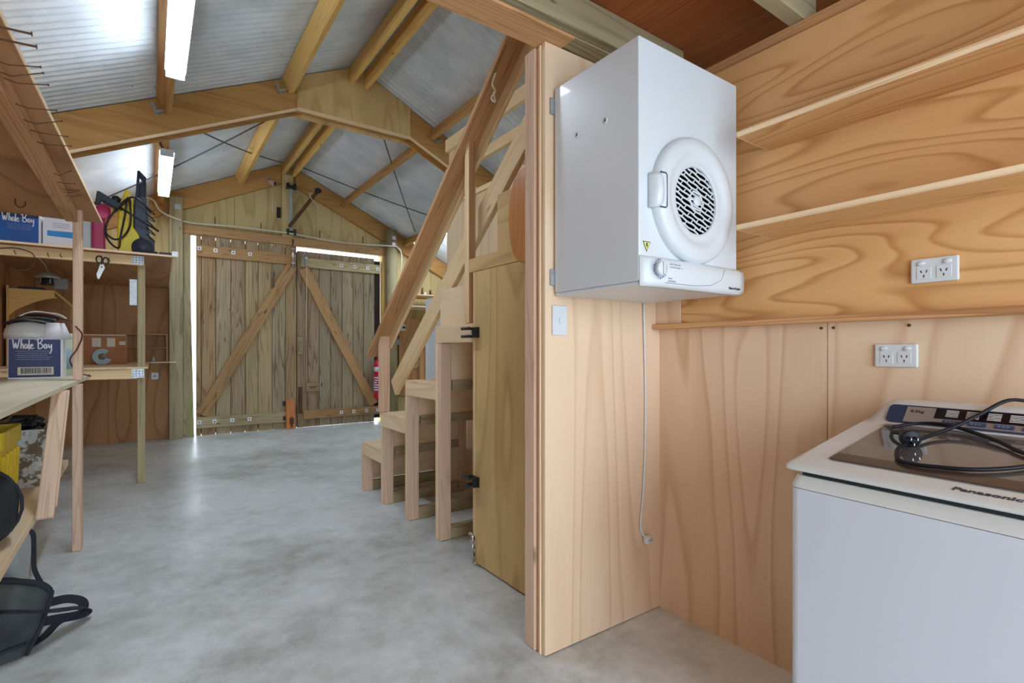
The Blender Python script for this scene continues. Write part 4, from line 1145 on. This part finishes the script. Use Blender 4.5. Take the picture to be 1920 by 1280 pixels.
hz = [(-.15, 2.535), (-.165, 2.60), (-.24, 2.50), (-.318, 2.337), (-.328, 2.243), (-.292, 2.169), (-.235, 2.13), (-.222, 2.231), (-.192, 2.435), (-.171, 2.60), (-.148, 2.475), (-.155, 2.34), (-.203, 2.247), (-.266, 2.205), (-.325, 2.26), (-.30, 2.40), (-.20, 2.545), (-.14, 2.60), (-.06, 2.56), (.0, 2.49)]
B().tube(smooth_path([(x, 5.80 + .035 * math.sin(i * 1.7), z) for i, (x, z) in enumerate(hz)], 5), .0085, 8).build('hose', 'hose', pw)
gun = XZ([(-.399, 2.48), (-.384, 2.60), (-.364, 2.60), (-.255, 2.535), (-.22, 2.505), (-.235, 2.475), (-.268, 2.478), (-.352, 2.525), (-.362, 2.49)], 5.72, 5.765).build('spray_gun', 'slate_dark', pw, .006, 2)
B().bar((-.345, 5.742, 2.515), (-.275, 5.742, 2.478), .012, .014).build('trigger', 'black', gun)
B().tube([(-.232, 5.742, 2.490), (-.05, 5.80, 2.39), (.06, 5.84, 2.33)], .010, 8).build('lance', 'black', gun)
B().cyl((-.25, 5.765, 2.50), (-.22, 5.8799, 2.50), .012).build('gun_clip', 'black', gun)
tag(B().prism([(.06, 5.66), (.155, 5.66), (.15, 5.84), (.07, 5.82)], 'z', 2.0775, 2.11).build('black_tray', 'slate_dark', bevel=.006), 'flat black tray on the end of the high deck shelf', 'tray')

# things hung on and kept in the shelving bay
sc_ = thing('scissors', 'metal snips hanging blades down from the deck beam', 'scissors', (-.36, 5.692, 1.83))
for sg, xo in ((-1, -.366), (1, -.322)):
    zc = 2.0 if sg < 0 else 1.99
    B().tube([(xo + .020 * math.cos(a * math.pi / 8), 5.692 + .0, zc + .030 * math.sin(a * math.pi / 8)) for a in range(16)], .006, 6, closed=True).build('handle', 'hose', sc_)
    B().prism([(xo * .5 - .176, 1.965), (-.335 + sg * .008, 1.93), (-.372 + sg * .004, 1.825), (-.380 + sg * .004, 1.87), (-.362, 1.945)], 'y', 5.688 + sg * .0015, 5.690 + sg * .0015).build('blade', 'chrome', sc_)
B().cyl((-.348, 5.685, 1.935), (-.348, 5.696, 1.935), .006, n=10).build('rivet', 'rust', sc_)
B().cyl((-.348, 5.70, 2.028), (-.348, 5.68, 2.032), .003, n=6).build('nail', 'rust', sc_)
arch = thing('arched_shelf', 'small orange timber shelf with an arched front in the far bay', 'shelf', (-.93, 6.75, 1.55))
pts = [(-1.10, 1.545)] + [(-1.05 + .30 * i / 10, 1.60 + .125 * math.sin(math.pi * .5 * i / 10)) for i in range(11)] + [(-.775, 1.745), (-.775, 1.80), (-1.10, 1.805)]
B().prism(pts, 'y', 6.72, 6.74, 'x').build('arched_front', 'pine_yellow', arch, .002)
B().box(-1.10, -.775, 6.741, 6.98, 1.788, 1.805, 'x').build('shelf_board', 'ply_brown', arch)
B().bar((-.774, 6.84, 1.79), (-.63, 6.84, 1.64), .24, .016).build('sloping_board', 'pine_yellow', arch, .002)
B().box(-1.12, -1.10, 6.72, 6.98, 1.0625, 1.83, 'z').build('upright', 'pine_yellow', arch, .002)
B().box(-.66, -.645, 6.75, 6.96, 1.0625, 1.63, 'z').build('upright', 'ply_brown', arch, .002)
ln = thing('lantern', 'grey metal dome lantern hanging on a cord above the arched shelf', 'lantern', (-.80, 6.5, 1.83))
B().lathe([(.0, .125), (.04, .121), (.07, .106), (.092, .080), (.094, .068), (.055, .064), (.0, .064)], (-.80, 6.5, 1.83), n=28).build('dome', 'lantern_metal', ln)
B().lathe([(.0, .0), (.05, .0), (.052, .012), (.046, .03), (.046, .058), (.0, .058)], (-.80, 6.5, 1.83), n=24).build('glass_body', 'glass_dark', ln)
for a in range(4):
    x, y = -.80 + .05 * math.cos(a * 1.57 + .5), 6.5 + .05 * math.sin(a * 1.57 + .5)
    B().cyl((x, y, 1.842), (x, y, 1.893), .005, n=6).build('upright_bar', 'lantern_metal', ln)
B().tube([(-.80, 6.5, 1.948), (-.801, 6.4, 2.0), (-.805, 5.78, 2.04)], .004, 6).build('cord', 'string', ln)
tag(B().box(-.765, -.665, 6.60, 6.70, 1.8055, 1.91).build('grey_carton', 'cable_grey', bevel=.002), 'small grey carton beside the dome lantern', 'box')
tag(B().box(-1.05, -.86, 6.78, 6.90, 1.8055, 1.83).build('dark_tool', 'slate_dark', bevel=.004), 'dark flat tool lying on the arched shelf', 'tool')
for i, (x, z) in enumerate(((-.90, 2.02), (-.70, 2.02), (-.62, 2.02), (-.30, 2.02))):
    tag(B().tube(smooth_path([(x, 5.701, z), (x, 5.685, z - .005), (x + .005, 5.672, z - .02), (x + .012, 5.675, z - .035)]), .003, 6).build('hook_nail', 'rust'), ('first', 'second', 'third', 'fourth')[i] + ' bent nail in the deck beam counted from the left wall', 'nail', 'bent nails in the deck beam')
tag(B().tube(smooth_path([(-1.0, 5.69, 2.02), (-.95, 5.68, 2.03), (-.88, 5.68, 2.035), (-.80, 5.68, 2.01), (-.775, 5.68, 1.96), (-.79, 5.68, 1.90), (-.84, 5.68, 1.86), (-.93, 5.68, 1.87)]), .004, 6).build('wire_loop', 'rust'), 'loose wire looped over nails on the deck beam', 'wire')

# cardboard box, cut disc, cubby on the worktop
t, Tm = box_carton('cardboard_box', 'brown cardboard box with three pale stickers on the far worktop', -.60, -.222, 7.0, 7.32, 1.0625, 1.385, 'card', 'card')
for x0, x1, z0, z1 in ((-.51, -.435, 1.25, 1.345), (-.385, -.315, 1.25, 1.345), (-.28, -.226, 1.27, 1.31)):
    B(Tm).box(x0, x1, 6.9985, 6.9997, z0, z1).build('sticker', 'paper', t)
B(Tm).box(-.598, -.224, 6.9988, 6.9997, 1.372, 1.382).build('tape', 'paper', t)
ds = thing('cut_disc', 'blue-grey ring with a wedge missing, leaning against the cardboard box', 'disc', (-.42, 6.93, 1.0625))
b = B()
for k in range(20):
    a0, a1 = R(48 + k * 14.4), R(48 + (k + 1) * 14.4)
    b.prism([(-.42 + r * math.cos(a), 1.146 + r * math.sin(a)) for r, a in ((.034, a0), (.082, a0), (.082, a1), (.034, a1))], 'y', 6.90, 6.93)
b.build('ring', 'blue_grey', ds)
B().cyl((-.41, 6.935, 1.146), (-.41, 6.90, 1.146), .022, n=20).build('hub', 'cable_grey', ds)
cb = thing('cubby_shelf', 'small two-level plywood cubby on the far wall beside the doorway post', 'shelf', (0, 8.35, 1.0625))
B().box(-.30, .185, 8.22, 8.469, 1.415, 1.432, 'x').build('top_board', 'ply_brown', cb)
B().box(-.30, .185, 8.24, 8.469, 1.238, 1.252, 'x').build('mid_board', 'ply_brown', cb)
B().box(.168, .1845, 8.22, 8.469, 1.0625, 1.4145, 'z').build('side_board', 'ply_brown', cb)
B().box(-.01, .28, 8.20, 8.329, 1.046, 1.0615, 'x').build('ledge', 'ply_pale', cb)
tag(B().lathe([(.018, 0), (.018, .04), (.008, .05), (.008, .07), (0, .07)], (.03, 8.33, 1.0625), n=14).build('white_bottle', 'white_plastic'), 'tiny white bottle standing in the plywood cubby', 'bottle')
o_ = B().box(.005, .085, 8.462, 8.4695, .82, .91).build('wall_plate', 'white_plastic', bevel=.002); tag(o_, 'white outlet plate low on the brown lining beside the doorway post', 'outlet')
B().box(.03, .06, 8.459, 8.4615, .85, .88).build('rocker', 'ink_grey', o_)

# contents around the printed carton
tag(B().lathe([(.125, 0), (.128, .03), (.118, .07), (.09, .098), (.05, .110), (.0, .114)], (-.645, 4.56, 1.2855), n=36).build('white_bowl', 'cream'), 'white bowl upturned on top of the navy carton', 'bowl')
tag(B().lathe([(.085, 0), (.046, .105), (.042, .105), (.080, .0)], (-.515, 4.50, 1.2865), n=32).build('cone_lampshade', 'white_card'), 'white cone lampshade sitting on the navy carton', 'lampshade')
bk = thing('bucket', 'pale bucket holding blue stuff behind the navy carton', 'bucket', (-.50, 4.745 + .14, 1.03))
bk.location.y = 4.86; WM[bk] = Matrix.Translation(bk.location)
B().lathe([(.0, .0), (.105, .0), (.125, .28), (.13, .30), (.122, .30), (.10, .01), (.0, .01)], (-.54, 4.84, 1.0305), n=32).build('shell', 'pale_green', bk)
B().lathe([(.118, .05), (.1225, .19)], (-.54, 4.84, 1.0305), n=32).build('blue_band', 'blue_grey', bk)
for i in range(7):
    ox = -.655 + i * .012; pts = []
    for k in range(9):
        dx = .11 * math.sin(k * .9 + i); pts.append((ox + dx, 4.55 + .07 * math.cos(k * .8 + i * 1.7), 1.405 + .009 * i - 2.2 * dx * dx + .006 * math.sin(k * 2 + i)))
    c_ = B().tube(smooth_path(pts, 4), .006, 6).build('cable_bundle', ('black', 'cable_grey', 'black', 'cable_grey', 'black', 'cable_red', 'pale_green')[i])
    tag(c_, ('black cable lowest in the tangle on the white bowl', 'grey cable low in the tangle on the white bowl', 'black cable midway in the tangle on the white bowl', 'grey cable midway in the tangle over the bowl', 'black cable nearest the top of the tangle on the bowl', 'dark red cable in the tangle over the bowl', 'pale green cable at the right end of the tangle')[i], 'cable', 'tangled cables on the carton')
tag(B().tube(smooth_path([(-.50, 4.50, 1.425), (-.43, 4.35, 1.40), (-.36, 4.0, 1.345), (-.335, 3.98, 1.30), (-.36, 4.0, 1.22), (-.395, 4.02, 1.15), (-.37, 4.15, 1.08), (-.33, 4.4, 1.04), (-.36, 4.7, 1.037)]), .0045, 6).build('loose_cable', 'cable_red'), 'dark red cable trailing from the carton in front of the bench post', 'cable')

# low shelf: yellow crate, dirty tub, black bag
cr = thing('yellow_crate', 'yellow plastic crate on the low shelf of the near workbench', 'crate', (-.71, 3.24, .5005))
def csec(z, d): return [(x, y, z) for x, y in rr(-.92 + d, -.515 - d, 3.05 + d, 3.43 - d, .02)]
B().loft([csec(.5005, .03), csec(.75, .012), csec(.78, .012), csec(.781, .0), csec(.855, .0), csec(.855, .012), csec(.79, .022), csec(.51, .04)], smooth=False).build('shell', 'crate_yellow', cr)
for y in (3.10, 3.17, 3.24, 3.31, 3.38): B().prism([(-.5425, .502), (-.527, .75), (-.515, .75), (-.526, .502)], 'y', y - .008, y + .008).build('side_rib', 'crate_yellow', cr)
for x in (-.85, -.74, -.63): B().prism([(3.0765, .502), (3.0625, .75), (3.05, .75), (3.062, .502)], 'x', x - .008, x + .008).build('side_rib', 'crate_yellow', cr)
tb = thing('dirty_tub', 'white tub smeared with dirt on the low shelf behind the yellow crate', 'tub', (-.67, 3.8, .5005))
def tsec_(z, d): return [(x, y, z) for x, y in rr(-.92 + d, -.445 - d, 3.6 + d, 4.0 - d, .03)]
B().loft([tsec_(.5005, .02), tsec_(.77, .004), tsec_(.77, -.004), tsec_(.80, -.004), tsec_(.80, .008), tsec_(.52, .025)], smooth=False).build('shell', 'dirty_white', tb)
for i in range(6):
    pts = [(-.70 + .2 * math.sin(k * 1.1 + i * 2.1), 3.80 + .14 * math.cos(k * 1.3 + i), .80 + .018 * (i % 3) + .02 * math.sin(k + i)) for k in range(10)]
    tag(B().tube(smooth_path(pts, 4), .013, 6).build('black_cable', 'black'), ('lowest black cable heaped in the dirty white tub', 'black cable second from the bottom in the dirty tub', 'black cable in the middle of the dirty tub', 'black cable above the middle of the dirty tub', 'black cable second from the top of the dirty tub', 'topmost black cable heaped in the dirty white tub')[i], 'cable', 'black cables in the tub')
tag(B().tube(smooth_path([(-.75, 3.2, .80), (-.70, 3.25, .87), (-.62, 3.2, .90), (-.56, 3.3, .88), (-.55, 3.42, .90)]), .008, 6).build('dark_lead', 'rust'), 'dark lead sticking up out of the yellow crate', 'cable')
def bagf(p):
    k = 1 + .06 * math.sin(p.x * 5 + p.z * 4) + .05 * math.cos(p.y * 6); return Vector((p.x * k, p.y * k, max(p.z, -.82) * (1 + .04 * math.sin(p.y * 4))))
bb = B().blob((-.595, 2.62, .637), (.195, .30, .165), 20, 28, bagf).build('black_bag', 'fabric_black'); tag(bb, 'round black bag on the low shelf at the front of the near workbench', 'bag')
B().tube([(-.595 + .203 * math.cos(a * math.pi / 12 - .9), 2.62, .637 + .172 * math.sin(a * math.pi / 12 - .9)) for a in range(13)], .006, 6).build('seam', 'strap', bb)
ct = thing('clear_tub', 'clear plastic storage tub on the floor under the low shelf', 'tub', (-.71, 3.3, 0))
def cs2(z, d): return [(x, y, z) for x, y in rr(-.95 + d, -.47 - d, 3.10 + d, 3.50 - d, .03)]
B().loft([cs2(.001, .03), cs2(.36, .006), cs2(.36, -.006), cs2(.375, -.006), cs2(.375, .012), cs2(.01, .036)], smooth=False).build('shell', 'frost', ct)
B().prism(rr(-.96, -.46, 3.09, 3.51, .03), 'z', .3755, .39).build('lid', 'frost', ct, .003)
tag(B().tube(smooth_path([(-.425, 2.93, .462), (-.405, 2.92, .44), (-.402, 2.92, .38), (-.398, 2.90, .30), (-.375, 2.90, .23), (-.362, 2.90, .215)]), .01, flat=(.025, .003)).build('hanging_strap', 'strap'), 'dark webbing strap dangling from the low shelf edge', 'strap')

# mesh tote bag on the floor
mb = thing('mesh_tote_bag', 'black mesh tote bag slumped on the concrete floor', 'bag', (-.65, 2.82, 0))
def ms(x, h, yb, yf, lean):
    return [(x, yf, .003), (x + lean, yf + .02, h * .45), (x + lean * 1.6, yf + .10, h * .93), (x + lean * 1.5, (yf + yb) / 2, h), (x + lean * 1.4, yb - .06, h * .95), (x + lean, yb, h * .5), (x, yb, .003)]
secs = [ms(-1.0, .24, 3.05, 2.66, 0), ms(-.80, .30, 3.06, 2.68, 0), ms(-.62, .295, 3.05, 2.70, .01), ms(-.50, .27, 3.03, 2.72, .02), ms(-.43, .235, 3.0, 2.75, .035), ms(-.405, .20, 2.97, 2.77, .04)]
B().loft(secs).build('mesh_body', 'mesh_fabric', mb)
def rail(k, r=.008): return [s_[k] for s_ in secs]
B().tube(smooth_path([(p[0], p[1], p[2] + .004) for p in rail(3)]), .012, 6).build('top_binding', 'strap', mb)
B().tube(smooth_path([(p[0], p[1] - .004, p[2] + .05) for p in rail(0)]), .007, 6).build('base_binding', 'strap', mb)
B().tube(smooth_path([Vector(p) for p in secs[-1]]), .008, 6).build('end_binding', 'strap', mb)
def strap(name, pts): B().tube(smooth_path(pts, 6), .01, flat=(.036, .004)).build(name, 'strap', mb)
strap('handle', [(-.62, 2.74, .17), (-.50, 2.75, .20), (-.42, 2.78, .175), (-.34, 2.84, .13), (-.27, 2.93, .085), (-.235, 2.99, .05), (-.24, 3.02, .02), (-.28, 2.985, .03), (-.34, 2.92, .06), (-.40, 2.84, .09), (-.50, 2.75, .10)])
strap('handle', [(-.40, 2.80, .02), (-.36, 2.84, .03), (-.33, 2.90, .045), (-.29, 2.95, .04), (-.25, 3.0, .045), (-.26, 3.06, .06), (-.31, 3.06, .085), (-.37, 3.02, .10), (-.42, 2.97, .12)])
